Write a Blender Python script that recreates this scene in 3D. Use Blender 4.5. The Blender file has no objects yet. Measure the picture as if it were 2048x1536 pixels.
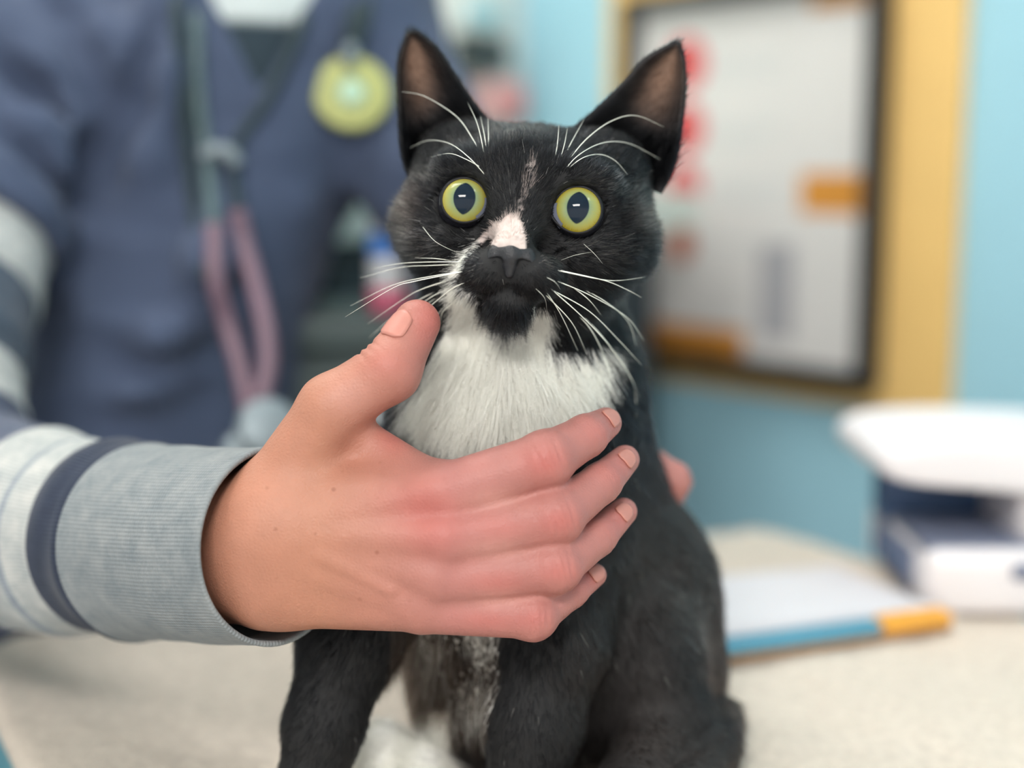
import bpy, bmesh, math
import numpy as np
from mathutils import Vector, Matrix

rng = np.random.default_rng(7)
SC = bpy.context.scene
COL = SC.collection

# ---------------------------------------------------------------- camera
F_PX = 2844.0
PITCH = math.radians(8.5)
DIST = 56.9                                   # cm from lens to the cat's eyes
CAM = np.array((0.0, -0.563, 1.175))
AX_R = np.array((1.0, 0.0, 0.0))
AX_F = np.array((0.0, math.cos(PITCH), -math.sin(PITCH)))
AX_U = np.array((0.0, math.sin(PITCH), math.cos(PITCH)))
cam_data = bpy.data.cameras.new('camera')
cam_data.sensor_width = 36.0
cam_data.lens = F_PX / 2048.0 * 36.0
cam_data.clip_start = 0.02
cam_data.dof.use_dof = True
cam_data.dof.focus_distance = 0.563
cam_data.dof.aperture_fstop = 2.2
cam_data.dof.aperture_blades = 0
cam = bpy.data.objects.new('camera', cam_data)
COL.objects.link(cam)
cam.location = CAM
cam.rotation_euler = (math.pi / 2 - PITCH, 0, 0)
SC.camera = cam

# ---------------------------------------------------------------- world, lamps, exposure
world = bpy.data.worlds.new('world')
SC.world = world
world.use_nodes = True
world.node_tree.nodes['Background'].inputs[0].default_value = (1.0, 0.98, 0.96, 1)
world.node_tree.nodes['Background'].inputs[1].default_value = 1.05
SC.view_settings.view_transform = 'Standard'
SC.view_settings.look = 'None'
SC.view_settings.exposure = 0.28
SC.view_settings.gamma = 1.0
SC.view_settings.use_curve_mapping = False
LAMPS = [(-0.30, -1.95, 2.6, 1.2, 0.6, 54.0), (-0.55, 0.45, 2.6, 1.2, 0.6, 6.0), (1.3, -0.1, 2.6, 0.6, 0.6, 1.5)]  # first panel set behind the camera as fill, second added as rim light
for (lx, ly, lz, sx, sy, pw) in LAMPS:
    ld = bpy.data.lights.new('ceiling_panel_glow', 'AREA')
    ld.shape = 'RECTANGLE'; ld.size = sx; ld.size_y = sy
    ld.energy = pw; ld.color = (1.0, 0.965, 0.92)
    lo = bpy.data.objects.new('ceiling_panel_glow', ld)
    COL.objects.link(lo); lo.location = (lx, ly, lz - 0.03)

SC.cycles.max_bounces = 6
SC.cycles.diffuse_bounces = 4
SC.cycles.glossy_bounces = 2
SC.cycles.transmission_bounces = 3
SC.cycles.transparent_max_bounces = 4
SC.cycles.use_adaptive_sampling = True
SC.cycles.adaptive_threshold = 0.06
SC.cycles.use_light_tree = False
SC.cycles.caustics_reflective = False
SC.cycles.caustics_refractive = False

# ---------------------------------------------------------------- frames
# rig frame: centimetres, origin between the cat's eyes, x right, y away from the lens, z up
X0 = 15.0 * DIST / F_PX
Z0 = 354.0 * DIST / F_PX
O_W = CAM + (X0 * AX_R + DIST * AX_F + Z0 * AX_U) / 100.0
B_RIG = np.stack([AX_R, AX_F, AX_U])          # rows
def C(px, py, dep):
    D = DIST + dep
    return np.array(((px - 1024.0) * D / F_PX - X0, dep, -(py - 768.0) * D / F_PX - Z0))
def to_world(p):
    return O_W + (np.asarray(p, dtype=float) @ B_RIG) / 100.0
def to_rig(w):
    return ((np.asarray(w, dtype=float) - O_W) @ B_RIG.T) * 100.0
def to_px(p):
    p = np.asarray(p, dtype=float)
    D = p[..., 1] + DIST
    return np.stack([1024 + (p[..., 0] + X0) / D * F_PX, 768 - (p[..., 2] + Z0) / D * F_PX], -1)
def PW(px, py, dep):
    return to_world(C(px, py, dep))
def ray_z(px, py, z):
    """world point on the horizontal plane z seen through a pixel of the photo"""
    d = AX_F + (px - 1024) / F_PX * AX_R - (py - 768) / F_PX * AX_U
    return CAM + d * ((z - CAM[2]) / d[2])

# ---------------------------------------------------------------- materials
def lin(c):
    c = np.array(c, dtype=float) / 255.0
    return tuple(np.where(c <= 0.04045, c / 12.92, ((c + 0.055) / 1.055) ** 2.4))
MATS = {}
def mat(name, rgb=(200, 200, 200), rough=0.6, var=0.06, scale=20.0, bump=0.0, bscale=None, attr=None,
        coat=0.0, metal=0.0, sss=0.0, spec=0.5, sheen=0.0):
    if name in MATS: return MATS[name]
    m = bpy.data.materials.new(name); m.use_nodes = True
    nt = m.node_tree; b = nt.nodes['Principled BSDF']
    b.inputs['Roughness'].default_value = rough
    b.inputs['Metallic'].default_value = metal
    b.inputs['Coat Weight'].default_value = coat
    b.inputs['Specular IOR Level'].default_value = spec
    if sheen:
        b.inputs['Sheen Weight'].default_value = sheen
    tc = nt.nodes.new('ShaderNodeTexCoord')
    nz = nt.nodes.new('ShaderNodeTexNoise'); nz.inputs['Scale'].default_value = scale
    nz.inputs['Detail'].default_value = 4
    nt.links.new(tc.outputs['Object'], nz.inputs['Vector'])
    mix = nt.nodes.new('ShaderNodeMix'); mix.data_type = 'RGBA'; mix.blend_type = 'MULTIPLY'
    mix.inputs[0].default_value = 1.0
    rp = nt.nodes.new('ShaderNodeMapRange')
    rp.inputs['From Min'].default_value = 0.3; rp.inputs['From Max'].default_value = 0.7
    rp.inputs['To Min'].default_value = 1 - var; rp.inputs['To Max'].default_value = 1 + var
    nt.links.new(nz.outputs['Fac'], rp.inputs['Value'])
    nt.links.new(rp.outputs['Result'], mix.inputs[7])
    if attr:
        at = nt.nodes.new('ShaderNodeAttribute'); at.attribute_name = attr
        nt.links.new(at.outputs['Color'], mix.inputs[6])
    else:
        mix.inputs[6].default_value = (*lin(rgb), 1)
    nt.links.new(mix.outputs[2], b.inputs['Base Color'])
    if sss:
        b.inputs['Subsurface Weight'].default_value = sss
        b.inputs['Subsurface Radius'].default_value = (1.0, 0.35, 0.2)
        b.inputs['Subsurface Scale'].default_value = 0.004
    if bump:
        bn = nt.nodes.new('ShaderNodeTexNoise'); bn.inputs['Scale'].default_value = bscale or scale * 4
        bn.inputs['Detail'].default_value = 3
        nt.links.new(tc.outputs['Object'], bn.inputs['Vector'])
        bp = nt.nodes.new('ShaderNodeBump'); bp.inputs['Strength'].default_value = bump
        bp.inputs['Distance'].default_value = 0.002
        nt.links.new(bn.outputs['Fac'], bp.inputs['Height'])
        nt.links.new(bp.outputs['Normal'], b.inputs['Normal'])
    MATS[name] = m
    return m

# ---------------------------------------------------------------- objects
def tag(o, label=None, cat=None, group=None, kind=None):
    if label: o['label'] = label
    if cat: o['category'] = cat
    if group: o['group'] = group
    if kind: o['kind'] = kind
    return o
def empty(name, loc, label=None, cat=None, group=None):
    o = bpy.data.objects.new(name, None); COL.objects.link(o)
    o.location = loc; o.empty_display_size = 0.02
    return tag(o, label, cat, group)
def wloc(o):
    v = np.zeros(3)
    while o is not None:
        v += np.array(o.location); o = o.parent
    return v
def mesh_obj(name, verts, faces, material, parent=None, smooth=True, cols=None, colname='tint', uvs=None):
    """verts in world metres; the object sits at its parent's location"""
    verts = np.asarray(verts, dtype=float)
    if parent is not None:
        verts = verts - wloc(parent)
        loc = (0, 0, 0)
    else:
        loc = verts.mean(0); loc[2] = verts[:, 2].min(); verts = verts - loc
    me = bpy.data.meshes.new(name)
    me.from_pydata(verts.tolist(), [], faces if isinstance(faces, list) else faces.tolist())
    me.update()
    if smooth: me.polygons.foreach_set('use_smooth', np.ones(len(me.polygons), dtype=bool))
    if cols is not None:
        a = me.color_attributes.new(colname, 'FLOAT_COLOR', 'POINT')
        c4 = np.ones((len(verts), 4), dtype=np.float32); c4[:, :3] = cols
        a.data.foreach_set('color', c4.ravel())
    if uvs is not None:
        uv = me.uv_layers.new(name='uv')
        li = np.zeros(len(me.loops), dtype=np.int32); me.loops.foreach_get('vertex_index', li)
        uv.data.foreach_set('uv', np.asarray(uvs, dtype=np.float32)[li].ravel())
    o = bpy.data.objects.new(name, me); COL.objects.link(o)
    o.location = loc
    if material is not None: me.materials.append(material)
    if parent is not None: o.parent = parent
    return o
def bm_obj(name, bm, material, parent=None, smooth=False):
    bm.verts.ensure_lookup_table()
    bm.normal_update()
    v = np.array([x.co[:] for x in bm.verts]); bm.verts.index_update()
    f = [[x.index for x in p.verts] for p in bm.faces]
    bm.free()
    return mesh_obj(name, v, f, material, parent, smooth)
def box_bm(c, s, rz=0.0, bev=0.0, seg=2, bm=None, axes=None):
    """bevelled box: centre c, full size s, turned rz about z (or along given axes rows)"""
    b = bmesh.new()
    bmesh.ops.create_cube(b, size=1.0)
    for v in b.verts: v.co = Vector((v.co.x * s[0], v.co.y * s[1], v.co.z * s[2]))
    if bev > 0:
        bmesh.ops.bevel(b, geom=list(b.edges), offset=bev, segments=seg, profile=0.5, affect='EDGES')
    if axes is not None:
        A = np.array(axes)
        for v in b.verts: v.co = Vector((np.array(v.co) @ A + np.array(c)).tolist())
    else:
        R = Matrix.Rotation(rz, 3, 'Z')
        for v in b.verts: v.co = R @ v.co + Vector(c)
    if bm is None: return b
    me = bpy.data.meshes.new('tmp'); b.to_mesh(me); bm.from_mesh(me); b.free(); bpy.data.meshes.remove(me)
    return bm
def tube(path, radii, n=10, flat=None, cap=True):
    """verts, faces of a tapered tube through path (world)"""
    path = np.asarray(path, dtype=float); m = len(path)
    radii = np.broadcast_to(np.asarray(radii, dtype=float), (m,))
    T = np.gradient(path, axis=0); T /= np.linalg.norm(T, axis=1)[:, None] + 1e-12
    up = np.array((0, 0, 1.0)) if abs(T[0][2]) < 0.9 else np.array((1.0, 0, 0))
    u = np.cross(T[0], up); u /= np.linalg.norm(u)
    V = []
    for i in range(m):
        u = u - T[i] * (u @ T[i]); u /= np.linalg.norm(u)
        w = np.cross(T[i], u)
        a = np.arange(n) / n * 2 * math.pi
        V.append(path[i] + radii[i] * (np.cos(a)[:, None] * u + np.sin(a)[:, None] * w))
    V = np.concatenate(V)
    Fc = []
    for i in range(m - 1):
        for j in range(n):
            k = (j + 1) % n
            Fc.append([i * n + j, i * n + k, (i + 1) * n + k, (i + 1) * n + j])
    if cap:
        Fc.append(list(range(n))[::-1]); Fc.append([(m - 1) * n + j for j in range(n)])
    return V, Fc
def spline(pts, n):
    """Catmull-Rom through pts, n samples"""
    p = np.asarray(pts, dtype=float)
    p = np.concatenate([[2 * p[0] - p[1]], p, [2 * p[-1] - p[-2]]])
    out = []
    ts = np.linspace(0, len(p) - 3 - 1e-9, n)
    for t in ts:
        i = int(t); f = t - i
        a, b, c, d = p[i:i + 4]
        out.append(0.5 * (2 * b + (c - a) * f + (2 * a - 5 * b + 4 * c - d) * f * f + (3 * b - a - 3 * c + d) * f ** 3))
    return np.array(out)

# ---------------------------------------------------------------- implicit surfaces
def smin(a, b, k):
    h = np.clip(0.5 + 0.5 * (b - a) / k, 0, 1)
    return b + (a - b) * h - k * h * (1 - h)
def smax(a, b, k): return -smin(-a, -b, k)
def s_cone(P, a, b, ra, rb):
    a = np.asarray(a, dtype=np.float32); b = np.asarray(b, dtype=np.float32)
    pa = P - a; ba = b - a
    h = np.clip(pa @ ba / (ba @ ba + 1e-9), 0, 1)
    return np.linalg.norm(pa - h[:, None] * ba, axis=1) - (ra + (rb - ra) * h)
def s_ell(P, c, r, R=None):
    q = P - np.asarray(c, dtype=np.float32)
    if R is not None: q = q @ np.asarray(R, dtype=np.float32)
    r = np.asarray(r, dtype=np.float32)
    k0 = np.linalg.norm(q / r, axis=1); k1 = np.linalg.norm(q / (r * r), axis=1) + 1e-6
    return k0 * (k0 - 1) / k1
def chain(P, pts, k):
    d = None
    for a, b in zip(pts[:-1], pts[1:]):
        e = s_cone(P, a[0], b[0], a[1], b[1])
        d = e if d is None else smin(d, e, k)
    return d
def polygonise(fn, lo, hi, h):
    """surface nets of fn = 0 (cm); evaluates finely only near the surface"""
    lo = np.asarray(lo, dtype=np.float64); hi = np.asarray(hi, dtype=np.float64)
    B = 6
    nb = np.ceil((hi - lo) / (h * B)).astype(int)
    n = nb * B + 1
    ci = np.stack(np.meshgrid(*[np.arange(q) for q in nb], indexing='ij'), -1).reshape(-1, 3)
    cc = lo + (ci + 0.5) * B * h
    fc = fn(cc.astype(np.float32))
    act = np.abs(fc) < B * h * 1.25
    G = np.ones(tuple(n), dtype=np.float32)
    far = ci[~act]; fv = fc[~act]
    for (i, j, k) in far[fv < 0]:
        G[i * B:(i + 1) * B + 1, j * B:(j + 1) * B + 1, k * B:(k + 1) * B + 1] = -1
    ci = ci[act]
    loc = np.stack(np.meshgrid(*[np.arange(B + 1)] * 3, indexing='ij'), -1).reshape(-1, 3)
    for s in range(0, len(ci), 1500):
        idx = (ci[s:s + 1500, None, :] * B + loc[None]).reshape(-1, 3)
        v = fn((lo + idx * h).astype(np.float32))
        G[idx[:, 0], idx[:, 1], idx[:, 2]] = v
    S = G < 0
    nx, ny, nz = n
    cnt = np.zeros((nx - 1, ny - 1, nz - 1), dtype=np.int8)
    for dx in (0, 1):
        for dy in (0, 1):
            for dz in (0, 1):
                cnt += S[dx:nx - 1 + dx, dy:ny - 1 + dy, dz:nz - 1 + dz]
    cells = np.argwhere((cnt > 0) & (cnt < 8))
    vid = -np.ones((nx - 1, ny - 1, nz - 1), dtype=np.int64)
    vid[cells[:, 0], cells[:, 1], cells[:, 2]] = np.arange(len(cells))
    corners = [(a, b, c) for a in (0, 1) for b in (0, 1) for c in (0, 1)]
    val = {c: G[cells[:, 0] + c[0], cells[:, 1] + c[1], cells[:, 2] + c[2]] for c in corners}
    acc = np.zeros((len(cells), 3)); num = np.zeros(len(cells))
    for c in corners:
        for ax in range(3):
            if c[ax] == 0:
                d = list(c); d[ax] = 1; d = tuple(d)
                va, vb = val[c], val[d]
                m = (va < 0) != (vb < 0)
                t = np.where(m, va / np.where(va - vb == 0, 1, va - vb), 0)
                p = np.tile(np.array(c, dtype=float), (len(cells), 1)); p[:, ax] = t
                acc[m] += p[m]; num[m] += 1
    V = lo + (cells + acc / num[:, None]) * h
    Fs = []
    for ax in range(3):
        o1, o2 = [a for a in range(3) if a != ax]
        sl = [slice(None)] * 3
        A = S[tuple(slice(0, -1) if a == ax else slice(None) for a in range(3))]
        Bm = S[tuple(slice(1, None) if a == ax else slice(None) for a in range(3))]
        e = np.argwhere(A != Bm)
        e = e[(e[:, o1] > 0) & (e[:, o2] > 0) & (e[:, o1] < n[o1] - 1) & (e[:, o2] < n[o2] - 1)]
        inside = A[e[:, 0], e[:, 1], e[:, 2]]
        q = []
        for (d1, d2) in ((-1, -1), (0, -1), (0, 0), (-1, 0)):
            c = e.copy(); c[:, o1] += d1; c[:, o2] += d2
            q.append(vid[c[:, 0], c[:, 1], c[:, 2]])
        q = np.stack(q, 1)
        flip = inside if ax != 1 else ~inside
        q[~flip] = q[~flip][:, ::-1]
        Fs.append(q)
    return V, np.concatenate(Fs)
def relax(V, F, it=2, w=0.5):
    for _ in range(it):
        acc = np.zeros_like(V); num = np.zeros(len(V))
        for i in range(F.shape[1]):
            a = F[:, i]; b = F[:, (i + 1) % F.shape[1]]
            np.add.at(acc, a, V[b]); np.add.at(num, a, 1)
            np.add.at(acc, b, V[a]); np.add.at(num, b, 1)
        V = V + w * (acc / np.maximum(num, 1)[:, None] - V)
    return V
def normals_of(V, F):
    F = np.asarray(F)
    a = V[F[:, 2]] - V[F[:, 0]]; b = V[F[:, 3 % F.shape[1]]] - V[F[:, 1]]
    fn = np.cross(a, b)
    N = np.zeros_like(V)
    for i in range(F.shape[1]): np.add.at(N, F[:, i], fn)
    return N / (np.linalg.norm(N, axis=1)[:, None] + 1e-12)
def vnoise(P, s, seed=0):
    """cheap smooth pseudo noise in -1..1"""
    r = np.random.default_rng(seed)
    out = 0
    for i in range(5):
        d = r.normal(size=3); d /= np.linalg.norm(d)
        out = out + np.sin((P @ d) * s * (0.7 + 0.35 * i) + r.uniform(0, 6.28))
    return out / 2.6
def in_poly(p, poly):
    x, y = p[:, 0], p[:, 1]; c = np.zeros(len(p), dtype=bool)
    q = np.asarray(poly, dtype=float)
    for (x1, y1), (x2, y2) in zip(q, np.roll(q, -1, 0)):
        if y1 == y2: continue
        m = ((y1 > y) != (y2 > y)) & (x < (x2 - x1) * (y - y1) / (y2 - y1) + x1)
        c ^= m
    return c
# ================================================================ the room
W_A = np.array((0.641, -0.768, 0.0)); W_A /= np.linalg.norm(W_A)      # along the teal wall, to the right and nearer
W_N = np.array((-W_A[1], W_A[0], 0.0)) * -1.0                            # towards the room
W_N = np.array((W_A[1], -W_A[0], 0.0))
def ray(px, py, D): return CAM + D * (AX_F + (px - 1024) / F_PX * AX_R - (py - 768) / F_PX * AX_U)
W_P = ray(1290, 690, 1.70)
def wall_sz(px, py):
    d = AX_F + (px - 1024) / F_PX * AX_R - (py - 768) / F_PX * AX_U
    t = ((W_P - CAM) @ W_N) / (d @ W_N)
    p = CAM + d * t
    return np.array(((p - W_P) @ W_A, p[2]))
def wall_pt(s, z, out=0.0):
    p = W_P + W_A * s + W_N * out
    return np.array((p[0], p[1], z))
WALL_AX = np.stack([W_A, W_N, np.array((0, 0, 1.0))])
def slab(name, p0, p1, th, nrm, z0, z1, material):
    """upright slab from p0 to p1 (xy), thickness behind nrm"""
    p0 = np.array(p0[:2]); p1 = np.array(p1[:2]); d = p1 - p0; L_ = np.linalg.norm(d); d = d / L_
    n_ = np.array(nrm[:2])
    c = np.append((p0 + p1) / 2 - n_ * th / 2, (z0 + z1) / 2)
    o = bm_obj(name, box_bm(c, (L_, th, z1 - z0), axes=[np.append(d, 0), np.append(n_, 0), (0, 0, 1)]), material)
    o['kind'] = 'structure'
    return o
m_teal = mat('teal_wall_paint', (160, 207, 222), rough=0.7, var=0.02, scale=6, bump=0.05, bscale=200)
m_pale = mat('pale_wall_paint', (206, 212, 208), rough=0.7, var=0.02, scale=6, bump=0.05, bscale=200)
corner_s = wall_sz(1046, 100)[0]
cor = wall_pt(corner_s, 0)
slab('wall_back', cor, wall_pt(2.3, 0), 0.1, W_N, 0.0, 2.65, m_teal)
LN = W_A
slab('wall_left', cor, cor + W_N * 2.6, 0.1, LN, 0.0, 2.65, m_pale)
o = bm_obj('floor', box_bm((0, 0, -0.05), (7, 7, 0.1)), mat('floor_vinyl', (140, 146, 150), rough=0.45, var=0.08, scale=9)); o['kind'] = 'structure'
o = bm_obj('ceiling', box_bm((0, 0, 2.70), (7, 7, 0.1)), mat('ceiling_paint', (235, 234, 230), rough=0.8, var=0.02, scale=9)); o['kind'] = 'structure'
m_lampw = mat('lamp_frame_white', (230, 230, 228), rough=0.5)
m_glow = bpy.data.materials.new('lamp_diffuser'); m_glow.use_nodes = True
_b = m_glow.node_tree.nodes['Principled BSDF']; _b.inputs['Emission Color'].default_value = (1, 0.97, 0.93, 1); _b.inputs['Emission Strength'].default_value = 6.0; m_glow.cycles.emission_sampling = 'NONE'
for (lx, ly, lz, sx, sy, pw), wh in zip(LAMPS, ('set behind the camera to fill the front', 'added over the person for rim light', 'over the white machine')):
    L0 = empty('ceiling_light', (lx, ly, 2.6), 'flat ceiling light panel ' + wh, 'ceiling light', 'ceiling light panels')
    bm = None
    for dx, dy, w_, h_ in ((0, sy / 2 + .015, sx + .06, .03), (0, -sy / 2 - .015, sx + .06, .03), (sx / 2 + .015, 0, .03, sy), (-sx / 2 - .015, 0, .03, sy)):
        b_ = box_bm((lx + dx, ly + dy, 2.625), (w_, h_, 0.05)) if bm is None else None
        if bm is None: bm = b_
        else: box_bm((lx + dx, ly + dy, 2.625), (w_, h_, 0.05), bm=bm)
    bm_obj('frame', bm, m_lampw, L0)
    bm_obj('diffuser', box_bm((lx, ly, 2.625), (sx, sy, 0.02)), m_glow, L0)

# ---- yellow backing board and the framed poster
def wall_box(name, px0, py0, px1, py1, out0, out1, material, parent=None, bev=0.0, at=None):
    """box on the wall between two opposite corners given at photo pixels (taken at mid heights)"""
    s0 = wall_sz(px0, (py0 + py1) / 2)[0]; s1 = wall_sz(px1, (py0 + py1) / 2)[0]
    xm = (px0 + px1) / 2 if at is None else at
    z1 = wall_sz(xm, py0)[1]; z0 = wall_sz(xm, py1)[1]
    return wall_sbox(name, s0, s1, z0, z1, out0, out1, material, parent, bev)
def wall_sbox(name, s0, s1, z0, z1, out0, out1, material, parent=None, bev=0.0):
    c = wall_pt((s0 + s1) / 2, (z0 + z1) / 2, (out0 + out1) / 2)
    return bm_obj(name, box_bm(c, (s1 - s0, out1 - out0, z1 - z0), bev=bev, axes=WALL_AX), material, parent)
m_yel = mat('yellow_board', (234, 194, 122), rough=0.6, var=0.03, scale=12)
m_blk = mat('black_frame', (34, 36, 40), rough=0.4, var=0.05, scale=40)
m_paper = mat('poster_paper', (214, 212, 209), rough=0.6, var=0.015, scale=12)
m_org = mat('print_orange', (206, 140, 52), rough=0.6, var=0.03, scale=12)
m_red = mat('print_red', (206, 84, 84), rough=0.6, var=0.03, scale=12)
m_rust = mat('print_rust', (190, 108, 76), rough=0.6, var=0.03, scale=12)
m_gry = mat('print_grey', (200, 203, 202), rough=0.6, var=0.02, scale=12)
m_gr2 = mat('print_grey_deep', (164, 164, 168), rough=0.6, var=0.04, scale=12)
ys0 = wall_sz(1222, 300)[0]; ys1 = wall_sz(1925, 420)[0]; yz0 = wall_sz(1500, 783)[1]
yb = wall_sbox('backing_board', ys0, ys1, yz0, yz0 + 0.62, 0.0, 0.008, m_yel, bev=0.002)
tag(yb, 'large yellow board fixed to the teal wall behind the framed poster', 'board')
ps0 = wall_sz(1276, 350)[0]; ps1 = wall_sz(1788, 350)[0]; pz0 = wall_sz(1500, 738)[1]; pz1 = wall_sz(1290, -2)[1]
fw = 0.016
poster = empty('framed_poster', wall_pt((ps0 + ps1) / 2, pz0, 0.008), 'black framed poster with red dots and orange blocks on the yellow board', 'poster')
for (a0, a1, c0, c1) in ((ps0, ps0 + fw, pz0, pz1), (ps1 - fw, ps1, pz0, pz1), (ps0 + fw, ps1 - fw, pz0, pz0 + fw), (ps0 + fw, ps1 - fw, pz1 - fw, pz1)):
    wall_sbox('frame_bar', a0, a1, c0, c1, 0.008, 0.034, m_blk, poster, 0.002)
sheet = wall_sbox('printed_sheet', ps0 + fw, ps1 - fw, pz0 + fw, pz1 - fw, 0.010, 0.014, m_paper, poster)
def print_box(px0, py0, px1, py1, material, name='printed_block'):
    wall_box(name, px0, py0, px1, py1, 0.0140, 0.0144, material, sheet)
def print_dot(px, py, r, material):
    s, z = wall_sz(px, py)
    n = 24; a = np.arange(n) / n * 2 * math.pi
    V = np.concatenate([[wall_pt(s + r * math.cos(t), z + r * math.sin(t), o_) for t in a] for o_ in (0.014, 0.0144)])
    F = [list(range(n, 2 * n))] + [[j, (j + 1) % n, n + (j + 1) % n, n + j] for j in range(n)]
    mesh_obj('printed_dot', V, F, material, sheet, smooth=False)
for (x, y, r, m_) in ((1390, 130, .030, m_red), (1388, 258, .029, m_red), (1384, 374, .027, m_red), (1380, 488, .020, m_rust)):
    print_dot(x, y, r, m_)
for (y0, x1) in ((118, 1590), (140, 1570), (252, 1580), (274, 1545), (368, 1590), (390, 1560), (484, 1560)):
    print_box(1440, y0, x1, y0 + 10, m_gry, 'text_line')
print_box(1618, 346, 1742, 428, m_org); print_box(1286, 648, 1505, 706, m_org); print_box(1640, -18, 1752, 18, m_org)
print_box(1536, 486, 1604, 676, m_gr2, 'printed_picture')

# ---- examination table with a pale towel
TZ = 0.90
tA = ray_z(1530, 1052, TZ); tB = np.array((-0.88, -0.475, 0)); tB /= np.linalg.norm(tB); tC = np.array((-tB[1], tB[0], 0)) * 1.0
tC = np.array((0.475, -0.88, 0)); tC /= np.linalg.norm(tC)
T_W, T_L = 0.60, 1.35
def table_pt(u, v, z=0.0): return tA + tB * u + tC * v + np.array((0, 0, z))
TAX = [tB, -tC, np.array((0, 0, 1.0))]
tcen = table_pt(T_W / 2, T_L / 2)
table = empty('exam_table', (tcen[0], tcen[1], 0), 'examination table with a teal edge under the towel', 'table')
m_tedge = mat('table_teal_edge', (96, 150, 166), rough=0.4, var=0.04, scale=20)
m_tleg = mat('table_steel', (150, 156, 160), rough=0.35, var=0.05, scale=40, metal=0.6)
bm_obj('top', box_bm(tcen + (0, 0, -0.024), (T_W + 0.03, T_L + 0.03, 0.04), bev=0.012, seg=3, axes=TAX), m_tedge, table)
bm_obj('pedestal', box_bm((tcen[0], tcen[1], 0.44), (0.24, 0.5, 0.84), bev=0.02, axes=TAX), m_tleg, table)
bm_obj('base', box_bm((tcen[0], tcen[1], 0.02), (0.5, 0.9, 0.04), bev=0.012, axes=TAX), m_tleg, table)
# towel: a slightly rumpled sheet with rounded corners, pile as relief
nu, nv = 90, 200
uu, vv = np.meshgrid(np.linspace(0, 1, nu), np.linspace(0, 1, nv), indexing='ij')
U = 0.004 + uu * (T_W - 0.008); Vv = 0.004 + vv * (T_L - 0.008)
rc = 0.05                                                             # corner rounding
du = np.minimum(U, T_W - U); dv = np.minimum(Vv, T_L - Vv)
m_ = (du < rc) & (dv < rc)
h_ = np.zeros_like(U)
Pxy = np.stack([U.ravel(), Vv.ravel(), 0 * U.ravel()], 1)
ripple = 0.0012 * vnoise(Pxy, 24, 3) + 0.0008 * vnoise(Pxy, 70, 4) + 0.0005 * np.random.default_rng(2).normal(size=len(Pxy))
# pull the corner points in on a circle
cu = np.where(U < T_W / 2, rc, T_W - rc); cv = np.where(Vv < T_L / 2, rc, T_L - rc)
vx, vy = U - cu, Vv - cv; mx = np.maximum(np.abs(vx), np.abs(vy)); ln = np.sqrt(vx ** 2 + vy ** 2) + 1e-9
U2 = np.where(m_, cu + vx * mx / ln, U); V2 = np.where(m_, cv + vy * mx / ln, Vv)
top = table_pt(0, 0, 0.004) + U2.ravel()[:, None] * tB + V2.ravel()[:, None] * tC + ripple[:, None] * np.array((0, 0, 1.0))
edge = (du < 0.0045).ravel() | (dv < 0.0045).ravel()
top[edge, 2] = TZ - 0.001
F = [[i * nv + j, i * nv + j + 1, (i + 1) * nv + j + 1, (i + 1) * nv + j] for i in range(nu - 1) for j in range(nv - 1)]
m_towel = mat('towel_terry', (206, 195, 182), rough=0.95, var=0.10, scale=160, bump=0.6, bscale=500, spec=0.1)
tw = mesh_obj('towel', top, F, m_towel)
sd = tw.modifiers.new('thickness', 'SOLIDIFY'); sd.thickness = 0.004; sd.offset = 1.0
tag(tw, 'cream terry towel spread over the examination table', 'towel')
# ================================================================ the person
def T(*pts): return [(C(x, y, d), r) for (x, y, d, r) in pts]
H_FING = [
    T((905, 985, -1.3, 1.22), (1092, 918, -1.6, 1.06), (1172, 872, -0.5, 0.84), (1212, 846, 0.7, 0.64)),
    T((905, 1075, -1.5, 1.20), (1112, 1032, -1.5, 1.04), (1202, 966, -0.1, 0.80), (1250, 919, 1.3, 0.60)),
    T((885, 1155, -1.3, 1.12), (1110, 1134, -1.3, 0.98), (1194, 1074, 0.1, 0.76), (1247, 1023, 1.5, 0.57)),
    T((850, 1215, -0.9, 1.02), (1066, 1232, -0.9, 0.90), (1142, 1183, 0.2, 0.65), (1190, 1150, 1.2, 0.48)),
]
H_META = [
    T((545, 1005, -0.2, 1.45), (880, 985, -1.2, 1.15)),
    T((530, 1065, -0.5, 1.55), (890, 1075, -1.5, 1.15)),
    T((525, 1125, -0.3, 1.55), (870, 1152, -1.2, 1.10)),
    T((530, 1182, 0.1, 1.42), (835, 1212, -0.8, 1.02)),
]
H_THUMB = T((572, 962, 0.1, 1.55), (664, 816, -0.6, 1.30), (778, 742, -0.8, 1.20), (834, 646, -0.2, 0.94))
H_WEB = T((722, 885, 0.3, 0.95), (862, 972, -0.5, 0.95))
def wrinkle(P, d, c, axis, across, r, n=3, gap=0.22, depth=0.035):
    """shallow creases across a joint: c joint centre, axis finger direction, across side direction"""
    axis = axis / np.linalg.norm(axis); across = across - axis * (across @ axis); across /= np.linalg.norm(across)
    back = np.cross(axis, across)
    if back[1] > 0: back = -back
    v = P - c.astype(np.float32)
    m = np.linalg.norm(v, axis=1) < r * 2
    if not m.any(): return d
    vm = v[m]
    a = vm @ axis.astype(np.float32); s = vm @ across.astype(np.float32); b = vm @ back.astype(np.float32)
    g = np.zeros(len(vm), dtype=np.float32)
    for i in range(n):
        o = (i - (n - 1) / 2) * gap
        g += np.exp(-((a - o - 0.10 * (s / r) ** 2 * np.sign(o + 1e-6)) / 0.075) ** 2) * np.exp(-(s / (r * 0.7)) ** 2)
    d = d.copy(); d[m] += depth * g * (b > 0)
    return d
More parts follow.
